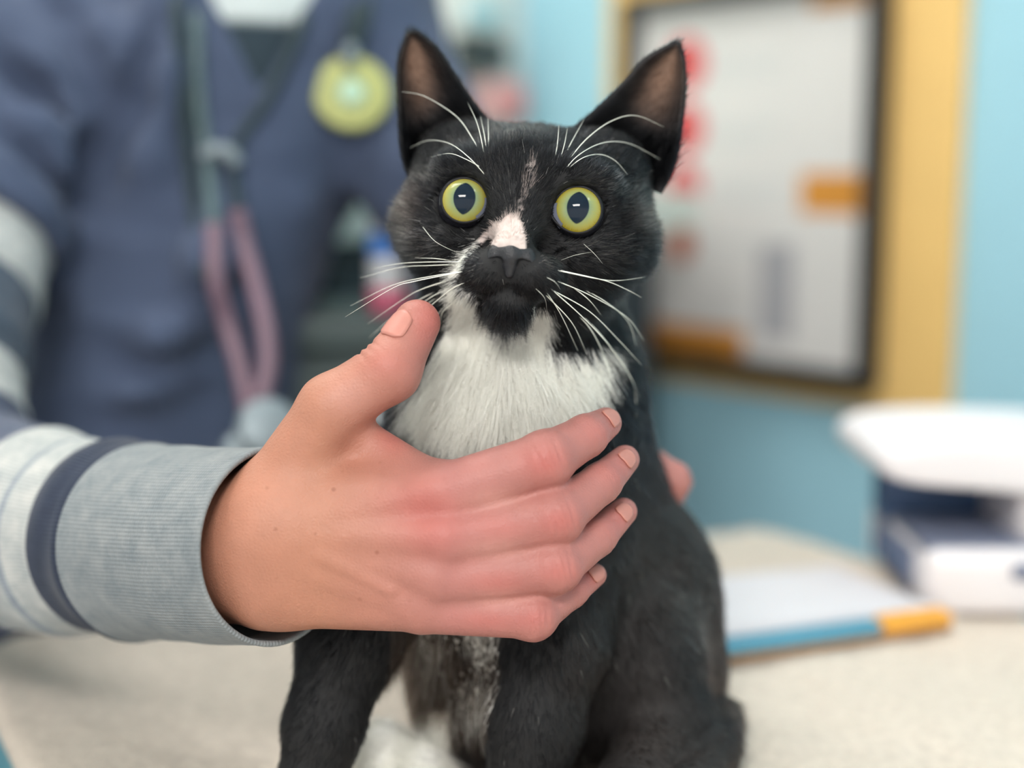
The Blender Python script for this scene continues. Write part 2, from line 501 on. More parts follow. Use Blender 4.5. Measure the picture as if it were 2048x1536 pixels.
def hand_sdf(P):
    P = np.asarray(P, dtype=np.float32)
    d = None
    for m in H_META:
        e = chain(P, m, 0.5); d = e if d is None else smin(d, e, 0.75)
    for i, f in enumerate(H_FING):
        e = chain(P, f, 0.25)
        c, r = f[1]
        e = smin(e, s_ell(P, c + np.array((0, -0.12, 0)), (r * 1.03, r * 1.0, r * 1.03)), 0.3)
        d = smin(d, e, 0.34)
    t = chain(P, H_THUMB, 0.45)
    w = chain(P, H_WEB, 0.3)
    d = smin(d, smin(t, w, 0.8), 0.8)
    # wrist into the forearm
    d = smin(d, chain(P, T((560, 1060, 0.2, 2.35), (430, 1075, 2.6, 2.75), (200, 1070, 9.0, 3.3), (-60, 1030, 17.0, 4.0)), 1.0), 1.1)
    d = smin(d, chain(P, T((560, 1150, 0.3, 2.0), (450, 1130, 2.6, 2.4)), 1.0), 0.9)
    # knuckles, tendons, veins
    for i, (kx, ky, kd) in enumerate(((868, 985, -1.75), (882, 1075, -2.05), (862, 1152, -1.8), (830, 1210, -1.35))):
        d = smin(d, s_ell(P, C(kx, ky, kd), (0.75, 0.55, 0.6)), 0.7)
        d = smin(d, s_cone(P, C(600, 1040 + 32 * i, -1.45), C(kx, ky, kd - 0.32), 0.12, 0.12), 0.7)
    d = smin(d, s_cone(P, C(640, 1110, -1.95), C(780, 1180, -2.1), 0.10, 0.10), 0.45)
    for f, dp in zip(H_FING, (0.10, 0.09, 0.08, 0.07)):
        ax = f[2][0] - f[0][0]
        d = wrinkle(P, d, f[1][0], ax, np.array((0.3, 0, 1.0)), f[1][1], 4, 0.24, dp)
        d = wrinkle(P, d, f[2][0], f[3][0] - f[1][0], np.array((0.3, 0, 1.0)), f[2][1], 2, 0.2, 0.05)
    d = wrinkle(P, d, H_THUMB[2][0], H_THUMB[3][0] - H_THUMB[1][0], np.array((0.7, 0, 0.7)), 1.2, 3, 0.32, 0.10)
    return d
def hand_fine(P):                                   # the same with the grain of the skin left to the material
    return hand_sdf(P)
hV, hF = polygonise(hand_fine, (-16.5, -4.5, -19), (6.5, 9.5, -2), 0.085)
hV = relax(hV, hF, 1, 0.35)

# rest of the body, hidden by the clothes except the fingers of the other hand
BODY_L = T((750, 140, 47, 3.4), (925, 470, 43, 3.0), (1000, 650, 36, 2.9), (1150, 920, 17, 2.9))
L_HAND = [T((1150, 920, 17, 2.6), (1230, 945, 13.5, 2.0)),
          T((1215, 930, 13.5, 1.3), (1290, 935, 12.2, 1.08), (1352, 962, 11.4, 0.95)),
          T((1215, 965, 13.5, 1.2), (1280, 990, 12.6, 1.0), (1330, 1010, 11.6, 0.85)),
          T((1210, 1000, 13.5, 1.1), (1270, 1040, 12.8, 0.95), (1318, 1062, 11.8, 0.8)),
          T((1200, 1030, 13.6, 1.0), (1250, 1080, 13.0, 0.85), (1290, 1110, 12.2, 0.7)),
          T((1180, 900, 14.5, 1.4), (1225, 850, 13.0, 1.1), (1250, 800, 12.4, 0.9))]
TORSO = [T((330, 40, 47, 8.8), (315, 480, 46, 7.2), (270, 900, 44, 8.2), (260, 1400, 46, 8.0)),
         T((660, 70, 50, 8.0), (470, 540, 48, 4.2), (400, 900, 46, 4.0), (400, 1400, 46, 6.0)),
         T((520, 60, 45, 7.0), (380, 600, 44, 7.0))]
NECK = T((500, 40, 50, 5.2), (490, -180, 47, 4.8))
def rest_sdf(P):
    P = np.asarray(P, dtype=np.float32)
    d = None
    for c in TORSO:
        e = chain(P, c, 4.0) + 0.8; d = e if d is None else smin(d, e, 5.0)
    d = smin(d, chain(P, NECK, 2.0), 2.5)
    hc = C(485, -480, 46)
    d = smin(d, s_ell(P, hc + (0, 0.5, 1.5), (7.2, 9.0, 9.0)), 1.5)
    d = smin(d, s_ell(P, hc + (0, -3.5, -5.5), (5.4, 5.0, 6.0)), 2.0)
    d = smin(d, s_cone(P, hc + (0, -8.4, 0.5), hc + (0, -10.2, -3.2), 0.7, 1.3), 0.9)
    for s in (-1, 1):
        d = smin(d, s_ell(P, hc + (7.3 * s, 1.5, -0.5), (0.8, 1.8, 3.0)), 0.5)
        d = smax(d, -s_ell(P, hc + (3.1 * s, -9.6, 0.8), (1.6, 1.2, 0.9)), 0.8)
        d = smin(d, s_ell(P, hc + (3.1 * s, -7.4, 0.8), (1.2, 1.0, 1.0)), 0.2)
    d = smin(d, s_cone(P, hc + (-1.8, -8.7, -6.2), hc + (1.8, -8.7, -6.2), 0.55, 0.55), 0.4)
    d = smin(d, chain(P, BODY_L, 2.0), 3.0)
    d = smin(d, chain(P, T((140, 110, 45, 4.4), (-40, 420, 35, 3.4), (-118, 760, 25, 3.3), (-110, 985, 20, 3.5), (-40, 1030, 16.5, 3.5), (200, 1072, 9.2, 3.0), (380, 1085, 4.5, 2.6)), 1.5), 3.0)
    h = chain(P, L_HAND[0], 1.0)
    for f in L_HAND[1:]: h = smin(h, chain(P, f, 0.3), 0.35)
    d = smin(d, h, 1.0)
    # hips and legs
    for x in (150, 480):
        d = smin(d, chain(P, T((x + 40, 1500, 46, 8.5), (x, 2400, 48, 6.0), (x, 3350, 50, 4.2)), 2.0), 3.0)
    return d
bV, bF = polygonise(rest_sdf, (-52, 9, -110), (14, 72, 62), 0.55)
PERSON_BASE = np.array((-0.28, 0.47, 0.0))
person = empty('person', PERSON_BASE, 'person in slate blue scrub top over a striped shirt, holding the cat', 'person')
m_skin = None
def skin_material():
    m = mat('skin', attr='tint', rough=0.5, var=0.05, scale=90, sss=0.12, spec=0.35)
    nt = m.node_tree; b = nt.nodes['Principled BSDF']; N = nt.nodes.new; L = nt.links.new
    tc = N('ShaderNodeTexCoord')
    # freckles: few, uneven
    vo = N('ShaderNodeTexVoronoi'); vo.inputs['Scale'].default_value = 140; L(tc.outputs['Object'], vo.inputs['Vector'])
    sel = N('ShaderNodeSeparateColor'); L(vo.outputs['Color'], sel.inputs[0])
    m1 = N('ShaderNodeMath'); m1.operation = 'GREATER_THAN'; m1.inputs[1].default_value = 0.50; L(sel.outputs[0], m1.inputs[0])
    mr = N('ShaderNodeMapRange'); mr.inputs['From Min'].default_value = 0.07; mr.inputs['From Max'].default_value = 0.16
    mr.inputs['To Min'].default_value = 0.55; mr.inputs['To Max'].default_value = 0.0; L(vo.outputs['Distance'], mr.inputs['Value'])
    m2 = N('ShaderNodeMath'); m2.operation = 'MULTIPLY'; L(m1.outputs[0], m2.inputs[0]); L(mr.outputs[0], m2.inputs[1])
    at = N('ShaderNodeAttribute'); at.attribute_name = 'freckle'
    m3 = N('ShaderNodeMath'); m3.operation = 'MULTIPLY'; L(m2.outputs[0], m3.inputs[0]); L(at.outputs['Fac'], m3.inputs[1])
    src = b.inputs['Base Color'].links[0].from_socket
    mx = N('ShaderNodeMix'); mx.data_type = 'RGBA'; L(m3.outputs[0], mx.inputs[0]); L(src, mx.inputs[6]); mx.inputs[7].default_value = (*lin((120, 66, 44)), 1)
    L(mx.outputs[2], b.inputs['Base Color'])
    # fine creases
    v2 = N('ShaderNodeTexVoronoi'); v2.feature = 'DISTANCE_TO_EDGE'; v2.inputs['Scale'].default_value = 620; L(tc.outputs['Object'], v2.inputs['Vector'])
    nz = N('ShaderNodeTexNoise'); nz.inputs['Scale'].default_value = 240; nz.inputs['Detail'].default_value = 4; L(tc.outputs['Object'], nz.inputs['Vector'])
    ad = N('ShaderNodeMath'); ad.operation = 'ADD'; L(v2.outputs['Distance'], ad.inputs[0]); L(nz.outputs['Fac'], ad.inputs[1])
    bp = N('ShaderNodeBump'); bp.inputs['Strength'].default_value = 0.4; bp.inputs['Distance'].default_value = 0.0006; L(ad.outputs[0], bp.inputs['Height'])
    L(bp.outputs['Normal'], b.inputs['Normal'])
    return m
m_skin = skin_material()
tan = np.array(lin((174, 121, 99))); pink = np.array(lin((168, 112, 105))); red = np.array(lin((180, 96, 90))); pale = np.array(lin((206, 154, 143)))
def skin_cols(V):
    px = to_px(V)
    w = np.clip((px[:, 0] - 640) / 260, 0, 1)[:, None]
    c = tan * (1 - w) + pink * w
    rd = np.zeros(len(V))
    for (x, y, sx, sy, a) in ((850, 1010, 80, 50, .55), (870, 1075, 60, 40, .35), (1090, 925, 42, 34, .55), (1118, 1042, 40, 32, .5), (1115, 1140, 36, 28, .4), (1070, 1235, 34, 26, .4),
                              (770, 725, 50, 36, .35), (1200, 860, 40, 30, .25), (1230, 940, 34, 30, .3), (1240, 1040, 34, 30, .35), (1180, 1160, 30, 24, .4), (860, 640, 40, 60, .5),
                              (790, 870, 40, 40, .5), (1000, 1050, 60, 25, .3), (1000, 1165, 60, 22, .35), (980, 1240, 60, 20, .35)):  # last ones: shade between the fingers, painted in as red
        rd += a * np.exp(-(((px[:, 0] - x) / sx) ** 2 + ((px[:, 1] - y) / sy) ** 2))
    rd = np.clip(rd, 0, 0.85)[:, None]
    c = c * (1 - rd) + red * rd
    ridge_light = np.zeros(len(V))  # highlights along the finger ridges, painted as paler skin
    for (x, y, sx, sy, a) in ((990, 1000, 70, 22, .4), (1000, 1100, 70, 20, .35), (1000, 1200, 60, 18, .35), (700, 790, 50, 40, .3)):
        ridge_light += a * np.exp(-(((px[:, 0] - x) / sx) ** 2 + ((px[:, 1] - y) / sy) ** 2))
    ridge_light = np.clip(ridge_light, 0, 1)[:, None]
    c = c * (1 - ridge_light) + pale * ridge_light
    return c
# the wrist part ends inside the sleeve, where the arm of the rest of the body takes over
Vp = np.concatenate([hV, bV]); Fp = np.concatenate([hF, bF + len(hV)])
body = mesh_obj('body', to_world(Vp), Fp, m_skin, person, cols=skin_cols(Vp))
fr = body.data.attributes.new('freckle', 'FLOAT', 'POINT')
ppx = to_px(Vp); frk = np.clip(1.2 - np.abs(ppx[:, 0] - 660) / 230, 0, 1) * np.clip(1.3 - np.abs(ppx[:, 1] - 1060) / 160, 0, 1)
frk[len(hV):] = 0
fr.data.foreach_set('value', frk.astype(np.float32))

# fingernails
m_nail = mat('fingernail', (186, 124, 111), rough=0.42, var=0.05, scale=200)
def nail(a, b, r0, r1, dorsal, length, half, start=0.35):
    ax = b - a; L_ = np.linalg.norm(ax); ax = ax / L_
    dv = dorsal - ax * (dorsal @ ax); dv /= np.linalg.norm(dv); sd = np.cross(ax, dv)
    nu, nv = 9, 9; Vn = []
    for i in range(nu):
        t = i / (nu - 1)
        s = start * L_ + t * length
        f_ = min(1.0, max(0.0, s / L_)); rr_ = r0 + (r1 - r0) * f_
        for j in range(nv):
            u = (j / (nv - 1) * 2 - 1)
            e = 1 - 0.10 * abs(u) ** 3
            ww = half * math.sqrt(max(0.05, 1 - (2 * t - 1) ** 6 * 0.75))
            ang = u * ww
            pos = a + ax * (start * L_ + (t * e if t > .5 else t / e * 0.95 + 0.02) * length)
            over = max(0.0, s - L_)
            rad_ = math.sqrt(max(0.04, rr_ ** 2 - over ** 2)) * 1.0 + 0.022
            Vn.append(pos + rad_ * (math.cos(ang) * dv + math.sin(ang) * sd))
    Vn = np.array(Vn)
    Fn = [[i * nv + j, (i + 1) * nv + j, (i + 1) * nv + j + 1, i * nv + j + 1] for i in range(nu - 1) for j in range(nv - 1)]
    o = mesh_obj('fingernail', to_world(Vn), Fn, m_nail, person)
    md = o.modifiers.new('thickness', 'SOLIDIFY'); md.thickness = 0.0006; md.offset = -0.5
nail(H_THUMB[2][0], H_THUMB[3][0], 1.20, 0.94, np.array((-0.62, -0.8, 0.1)), 1.3, 0.60, 0.44)
for f in H_FING:
    nail(f[2][0], f[3][0], f[2][1], f[3][1], np.array((0.55, -0.75, 0.55)), 0.85, 0.62, 0.55)

# ---- striped shirt: sleeves as tubes with bands, and the front seen in the neckline
def stripe_material(name, bands, base=(150, 160, 168)):
    """bands: (position along the sleeve in cm, colour); held constant up to the next"""
    m = bpy.data.materials.new(name); m.use_nodes = True
    nt = m.node_tree; b = nt.nodes['Principled BSDF']; N = nt.nodes.new; L = nt.links.new
    b.inputs['Roughness'].default_value = 0.9; b.inputs['Specular IOR Level'].default_value = 0.15; b.inputs['Sheen Weight'].default_value = 0.15
    uv = N('ShaderNodeUVMap'); uv.uv_map = 'uv'
    sp = N('ShaderNodeSeparateXYZ'); L(uv.outputs[0], sp.inputs[0])
    nz = N('ShaderNodeTexNoise'); nz.inputs['Scale'].default_value = 95; tc = N('ShaderNodeTexCoord'); L(tc.outputs['Object'], nz.inputs['Vector']); nz.inputs['Detail'].default_value = 5
    nz.inputs['Roughness'].default_value = 0.7
    rp = N('ShaderNodeValToRGB'); rp.color_ramp.interpolation = 'CONSTANT'
    dv = N('ShaderNodeMath'); dv.operation = 'DIVIDE'; dv.inputs[1].default_value = bands[-1][0] + 1.0; L(sp.outputs['Y'], dv.inputs[0]); L(dv.outputs[0], rp.inputs[0])
    el = rp.color_ramp.elements
    for i, (p, c) in enumerate(bands):
        e = el[0] if i == 0 else (el[1] if i == 1 else el.new(p / (bands[-1][0] + 1.0)))
        e.position = p / (bands[-1][0] + 1.0); e.color = (*lin(c), 1)
    # heather: uneven blend towards a darker yarn
    mr = N('ShaderNodeMapRange'); mr.inputs['From Min'].default_value = 0.32; mr.inputs['From Max'].default_value = 0.72
    mr.inputs['To Min'].default_value = 0.0; mr.inputs['To Max'].default_value = 0.75; L(nz.outputs['Fac'], mr.inputs['Value'])
    mx = N('ShaderNodeMix'); mx.data_type = 'RGBA'; mx.blend_type = 'MULTIPLY'; L(mr.outputs[0], mx.inputs[0]); L(rp.outputs['Color'], mx.inputs[6]); mx.inputs[7].default_value = (0.46, 0.54, 0.60, 1)
    L(mx.outputs[2], b.inputs['Base Color'])
    # rib knit runs along the sleeve
    wv = N('ShaderNodeMath'); wv.operation = 'MULTIPLY'; wv.inputs[1].default_value = 2 * math.pi * 150; L(sp.outputs['X'], wv.inputs[0])
    sn = N('ShaderNodeMath'); sn.operation = 'SINE'; L(wv.outputs[0], sn.inputs[0])
    wv2 = N('ShaderNodeMath'); wv2.operation = 'MULTIPLY'; wv2.inputs[1].default_value = 2 * math.pi * 7.0; L(sp.outputs['Y'], wv2.inputs[0])
    sn2 = N('ShaderNodeMath'); sn2.operation = 'SINE'; L(wv2.outputs[0], sn2.inputs[0])
    ad = N('ShaderNodeMath'); ad.operation = 'MULTIPLY_ADD'; L(sn2.outputs[0], ad.inputs[0]); ad.inputs[1].default_value = 0.4; L(sn.outputs[0], ad.inputs[2])
    bp = N('ShaderNodeBump'); bp.inputs['Strength'].default_value = 0.28; bp.inputs['Distance'].default_value = 0.0005; L(ad.outputs[0], bp.inputs['Height']); L(bp.outputs['Normal'], b.inputs['Normal'])
    return m
LG, NV, SL, WH_ = (140, 144, 145), (46, 54, 72), (86, 93, 112), (188, 188, 184)
def sleeve(name, path, radii, bands, fold=0.10, seed=0, n=72, m=150, cuff=8.7, asp=1.0):
    p = spline(path, m)[::-1]; r = np.interp(np.linspace(0, 1, m), np.linspace(0, 1, len(radii)), radii)[::-1]    # starts at the cuff
    seg = np.concatenate([[0], np.cumsum(np.linalg.norm(np.diff(p, axis=0), axis=1))])
    T_ = np.gradient(p, axis=0); T_ = unit_(T_)
    u = np.cross(T_[0], (0, 0, 1.0)); u /= np.linalg.norm(u)
    V, UV = [], []
    rr_ = np.random.default_rng(seed); ph = rr_.uniform(0, 6.28, 6)
    rows = []
    for i in range(m):
        u = u - T_[i] * (u @ T_[i]); u /= np.linalg.norm(u); w = np.cross(T_[i], u)
        a = np.linspace(0, 2 * math.pi, n)
        s = seg[i]
        f = fold * min(1.0, max(0.12, (s - cuff * 0.7) / 4)) * (np.sin(s * 1.1 + 1.2 * np.sin(a + ph[0]) + ph[1]) + 0.6 * np.sin(s * 2.3 + 1.7 * np.sin(2 * a + ph[2]) + ph[3]))
        f += 0.05 * np.sin(2 * a + ph[4] + s * 0.2)
        # seam where the cuff is sewn on, rolled hem at its end
        f += -0.12 * np.exp(-((s - cuff) / 0.16) ** 2) + 0.10 * np.exp(-((s - cuff - 0.55) / 0.35) ** 2) + 0.05 * np.exp(-(s / 0.22) ** 2)
        rad = r[i] + f
        rows.append((p[i] + rad[:, None] * (np.cos(a)[:, None] * u + asp * np.sin(a)[:, None] * w), np.stack([a / (2 * math.pi), np.full(n, s)], 1)))
    # turn the hem inwards
    inner = []
    for q in (0.9, 0.45, 0.1):
        pass
    c0 = rows[0][0]; cen = c0.mean(0); dirv = p[0] - p[3]; dirv /= np.linalg.norm(dirv)
    pre = []
    for k in range(14):
        s_in = k * 0.16
        ring = cen + (c0 - cen) * (1 - 0.055) - dirv * s_in + (p[min(m - 1, 2 * k)] - p[0]) * 0
        pre.append((ring, np.stack([np.linspace(0, 1, n), np.full(n, 0.1)], 1)))
    rows = pre[::-1] + [(cen + (c0 - cen) * 0.975 + dirv * 0.06, rows[0][1])] + rows
    V = np.concatenate([x[0] for x in rows]); UV = np.concatenate([x[1] for x in rows])
    M_ = len(rows)
    F = [[i * n + j, i * n + j + 1, (i + 1) * n + j + 1, (i + 1) * n + j] for i in range(M_ - 1) for j in range(n - 1)]
    return mesh_obj(name, to_world(V), F, stripe_material(name + '_knit', bands), person, uvs=UV)
def unit_(v): return v / (np.linalg.norm(v, axis=1)[:, None] + 1e-9)
R_BANDS = [(0, LG), (8.9, NV), (11.7, WH_), (13.8, (150, 156, 162)), (14.2, WH_), (17.2, SL), (33.5, WH_), (37.0, (70, 82, 96)), (43.5, WH_), (50.5, SL)]
sl = sleeve('shirt_sleeve', [C(110, 100, 45), C(-35, 420, 35), C(-118, 760, 25), C(-110, 985, 20), C(20, 1048, 13.5), C(200, 1072, 9.2), C(400, 1088, 3.8), C(552, 1092, 0.6)],
            [5.0, 4.9, 4.7, 5.2, 5.2, 4.5, 4.1, 3.95], R_BANDS, fold=0.13, seed=4)
sl['label'] = 'heather grey and navy striped sleeve with a ribbed cuff'
sl2 = sleeve('shirt_sleeve', [C(750, 140, 47), C(925, 470, 43), C(1000, 650, 36), C(1110, 850, 22)], [4.4, 4.6, 4.4, 3.7], R_BANDS, fold=0.1, seed=8, n=40, m=60)
sl2['label'] = 'striped sleeve of the other arm'

# shirt front in the neckline and scrub top
def shirt_sdf(P):
    P = np.asarray(P, dtype=np.float32)
    d = None
    for c in TORSO:
        e = chain(P, c, 4.0) + 0.25; d = e if d is None else smin(d, e, 5.0)
    d = smin(d, chain(P, [(NECK[0][0], 6.2), (C(495, -30, 49), 5.6)], 2.0), 2.5)
    return smax(d, P[:, 2] - C(500, -40, 48)[2], 0.3)
V_, F_ = polygonise(shirt_sdf, (-50, 28, -14), (8, 70, 36), 0.6)
vpx = to_px(V_)
def shirt_cols(V):
    z = to_px(V)[:, 1]
    c = np.empty((len(V), 3)); c[:] = lin((40, 56, 66))
    c[z < 38] = lin((196, 206, 206))
    return c
mesh_obj('undershirt', to_world(V_), F_, mat('undershirt_jersey', attr='tint', rough=0.9, var=0.06, scale=60), person, cols=shirt_cols(V_))

FOLDS = [  # ridges of cloth: pixels, depth, radius
    T((-30, 20, 36.5, 2.0), (90, 130, 36.5, 2.3), (175, 270, 37.5, 1.4)), T((-40, 170, 33.5, 2.0), (60, 250, 34.4, 2.2), (130, 340, 36.5, 1.3)),
    T((130, -40, 38, 2.0), (205, 90, 37.2, 2.2), (245, 210, 38, 1.5)), T((330, -30, 37.0, 1.7), (312, 130, 36.2, 2.3), (300, 330, 36.8, 1.6), (260, 450, 38, 0.9)),
    T((200, 640, 37.0, 1.3), (320, 690, 35.8, 1.9), (450, 650, 39, 1.0)), T((150, 790, 36.5, 1.3), (290, 790, 35.4, 1.9), (430, 750, 39, 1.0)),
    T((600, 250, 42.5, 1.2), (570, 420, 41.2, 1.9), (510, 560, 43, 1.0)), T((440, 380, 36.6, 1.0), (420, 520, 36.0, 1.8), (380, 640, 36.8, 1.0)),
]
GROOVES = [
    T((-30, 110, 33.5, 1.1), (70, 190, 34.0, 1.3), (150, 310, 35.5, 1.0)), T((-30, 250, 30.5, 0.9), (60, 310, 32.0, 1.1), (120, 390, 34.0, 0.9)),
    T((300, 60, 34.5, 0.8), (262, 215, 35.3, 1.5), (190, 330, 36.0, 1.6), (118, 430, 36.0, 1.3)), T((140, 20, 34.6, 0.9), (190, 180, 34.8, 1.1)),
    T((200, 740, 33.6, 0.9), (330, 745, 33.6, 1.3), (440, 700, 36.5, 0.8)), T((150, 860, 33.6, 0.9), (300, 850, 33.6, 1.3), (420, 800, 36.5, 0.8)),
]
def scrub_sdf(P):
    P = np.asarray(P, dtype=np.float32)
    d = None
    for c in TORSO:
        e = chain(P, c, 4.0) - 0.5; d = e if d is None else smin(d, e, 5.0)
    a = C(150, 70, 45); b = C(-18, 372, 36.5); ax = (b - a) / np.linalg.norm(b - a)
    slv = chain(P, T((150, 70, 45, 6.8), (60, 230, 40, 6.6), (-18, 372, 36.5, 6.1), (-90, 540, 32, 5.8)), 2.0)
    slv = smax(slv, (P - b.astype(np.float32)) @ ax.astype(np.float32) - 4.2, 0.2)
    d = smin(d, slv, 0.8)
    d = smin(d, chain(P, T((745, 110, 48, 5.4), (850, 330, 45.0, 5.4)), 2.0), 2.0)
    for f in FOLDS: d = smin(d, chain(P, f, 1.0), 0.9)
    for g in GROOVES: d = smax(d, -chain(P, g, 0.6), 1.0)
    d = d + 0.30 * vnoise(P, 0.45, 33) + 0.10 * vnoise(P * np.array((1, 1, 2.2), dtype=np.float32), 0.8, 34)
    # deep V neckline
    q = to_px(P)
    yv = 185.0
    half = (yv - q[:, 1]) * 0.52
    vd = (np.abs(q[:, 0] - 522) - half) * 0.037 * 0.93
    vd = np.where(P[:, 1] < 49, vd, 9.0)
    d = smax(d, -vd, 0.25)
    nk = chain(P, [(NECK[0][0], 6.6), (NECK[1][0], 6.6)], 2.0)
    d = smax(d, -nk, 0.3)
    d = smax(d, C(300, 1180, 45)[2] - P[:, 2], 0.5)
    return d
V_, F_ = polygonise(scrub_sdf, (-52, 24, -34), (12, 70, 40), 0.5)
V_ = relax(V_, F_, 1, 0.5)
m_scrub = mat('scrub_cloth', (70, 81, 104), rough=0.85, var=0.05, scale=30, bump=0.15, bscale=700, spec=0.2, sheen=0.1)
mesh_obj('scrub_top', to_world(V_), F_, m_scrub, person)
def trouser_sdf(P):
    P = np.asarray(P, dtype=np.float32)
    d = s_ell(P, C(330, 1500, 46), (17, 11, 14))
    for x in (150, 480):
        d = smin(d, chain(P, T((x + 40, 1500, 46, 9.3), (x, 2400, 48, 7.2), (x, 3250, 50, 6.0)), 2.0), 2.5)
    return smax(d, P[:, 2] - C(300, 1150, 45)[2], 0.5)
V_, F_ = polygonise(trouser_sdf, (-52, 28, -106), (6, 72, -8), 0.9)
mesh_obj('trousers', to_world(V_), F_, mat('trouser_cloth', (40, 48, 66), rough=0.85, var=0.06, scale=30), person)
def hair_sdf(P):
    P = np.asarray(P, dtype=np.float32); hc = C(485, -480, 46)
    d = s_ell(P, hc + (0, 1.2, 2.2), (8.0, 9.4, 9.3)) + 0.12 * vnoise(P, 1.6, 3)
    return smax(d, -s_ell(P, hc + (0, -8.5, -4.5), (6.6, 8.0, 9.5)), 0.8)
hc_ = C(485, -480, 46)
V_, F_ = polygonise(hair_sdf, hc_ - 12, hc_ + 13, 0.5)
mesh_obj('hair', to_world(V_), F_, mat('person_hair', (52, 38, 30), rough=0.5, var=0.2, scale=80, bump=0.3), person)

def on_scrub(px, py, off):
    t = np.arange(26.0, 60.0, 0.2)
    v = scrub_sdf(np.stack([C(px, py, x) for x in t]))
    i = int(np.argmax(v < 0))
    return (px, py, (t[i] if v[i] < 0 else 44.0) - off)
# ---- stethoscope hanging from the neck
def wtube(name, pts, r, material, parent, n=10, k=60):
    pts = [(x, y, min(d, on_scrub(x, y, r * 1.1)[2]) if 0 <= y < 700 else d) for (x, y, d) in pts]
    v, f = tube(to_world(spline([C(*p) for p in pts], k)), r / 100.0, n=n)
    return mesh_obj(name, v, f, material, parent)
ST = PW(520, 880, 32)
steth = empty('stethoscope', ST, 'stethoscope with mauve tubing hanging down the front of the scrub top', 'stethoscope')
m_tube = mat('mauve_rubber', (122, 98, 112), rough=0.45, var=0.05, scale=80)
m_steel = mat('brushed_steel', (128, 140, 146), rough=0.45, var=0.05, scale=120, metal=0.3)
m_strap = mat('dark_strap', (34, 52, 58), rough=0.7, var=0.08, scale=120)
wtube('tubing', [(474, 420, 36.5), (486, 480, 36), (508, 560, 35), (530, 650, 34), (536, 730, 33.5), (522, 800, 33)], 0.62, m_tube, steth)
wtube('tubing', [(428, 450, 36.5), (432, 560, 35.5), (452, 640, 34.5), (478, 730, 34), (494, 800, 33.4), (506, 880, 32.6)], 0.6, m_tube, steth)
wtube('ear_tube', [(392, -60, 41), (392, 60, 38.5), (398, 200, 36.8), (412, 300, 36.4), (428, 450, 36.5)], 0.42, mat('ear_tube_grey', (82, 102, 104), rough=0.4), steth)
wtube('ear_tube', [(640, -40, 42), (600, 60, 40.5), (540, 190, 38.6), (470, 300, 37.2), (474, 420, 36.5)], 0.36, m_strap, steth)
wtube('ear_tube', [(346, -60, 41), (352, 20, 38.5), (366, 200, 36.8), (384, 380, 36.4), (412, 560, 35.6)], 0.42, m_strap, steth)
wtube('spring_clip', [(404, 312, 36.0), (430, 302, 35.8), (458, 306, 36.0), (474, 330, 36.2)], 0.5, m_steel, steth, k=24)
def lathe(c, ax, prof, n=28):
    ax = ax / np.linalg.norm(ax); u = np.cross(ax, (0.3, 0.2, 1.0)); u /= np.linalg.norm(u); w = np.cross(ax, u)
    a = np.arange(n) / n * 2 * math.pi
    V = np.concatenate([c + ax * h + r * (np.cos(a)[:, None] * u + np.sin(a)[:, None] * w) for r, h in prof])
    F = [[i * n + j, i * n + (j + 1) % n, (i + 1) * n + (j + 1) % n, (i + 1) * n + j] for i in range(len(prof) - 1) for j in range(n)]
    F.append(list(range(n))[::-1]); F.append([(len(prof) - 1) * n + j for j in range(n)])
    return V, F
v, f = lathe(C(535, 860, 32.5), np.array((0.3, -1, 0.3)), [(0.2, 0.9), (1.5, 0.9), (1.9, 0.7), (2.0, 0.3), (1.2, 0.0), (0.7, -0.3), (0.8, -0.6), (1.3, -0.9), (1.3, -1.1), (0.1, -1.1)])
mesh_obj('chestpiece', to_world(v), f, m_steel, steth)
v, f = lathe(C(488, 905, 32.5), np.array((0.2, -1, 0.5)), [(0.2, 0.5), (1.2, 0.5), (1.4, 0.2), (1.3, -0.3), (0.6, -0.6), (0.1, -0.6)])
mesh_obj('bell', to_world(v), f, m_steel, steth)

# ---- lanyard strap and the round yellow badge
bc = C(*on_scrub(703, 186, 1.2))
badge = empty('badge', to_world(bc), 'round yellow badge with a pale centre clipped to the scrub top', 'badge')
v, f = lathe(bc, np.array((0.15, -1, 0.1)), [(0.1, -0.3), (2.45, -0.3), (2.62, 0.0), (2.5, 0.22), (2.2, 0.28), (0.1, 0.28)])
mesh_obj('disc', to_world(v), f, mat('badge_yellow', (178, 182, 112), rough=0.5, var=0.05, scale=90), badge)
v, f = lathe(bc + (0.04, -0.3, 0), np.array((0.15, -1, 0.1)), [(0.1, -0.1), (0.85, -0.1), (0.9, 0.06), (0.75, 0.12), (0.1, 0.12)])
mesh_obj('centre', to_world(v), f, mat('badge_centre', (168, 200, 176), rough=0.5, var=0.05, scale=90), badge)
v, f = lathe(bc + (0.02, -0.24, 0), np.array((0.15, -1, 0.1)), [(1.5, -0.1), (1.75, -0.1), (1.75, 0.06), (1.5, 0.06)])
mesh_obj('ring', to_world(v), f, mat('badge_ring', (158, 164, 100), rough=0.5, var=0.05, scale=90), badge)
lan = empty('lanyard', PW(705, 60, 43), 'dark lanyard strap running up from the round yellow badge', 'lanyard')
for x0, x1 in ((690, 720), (706, 752)):
    wtube('strap', [(x0, 120, 41.6), (x0 + (x1 - x0) * .5, 40, 42), (x1, -60, 44)], 0.45, m_strap, lan, n=8, k=20)
v, f = lathe(C(*on_scrub(700, 112, 0.9)), np.array((0.1, -0.2, 1.0)), [(0.1, -0.9), (0.5, -0.9), (0.55, 0.4), (0.3, 0.9), (0.1, 0.9)], n=16)
mesh_obj('clip', to_world(v), f, m_steel, lan)
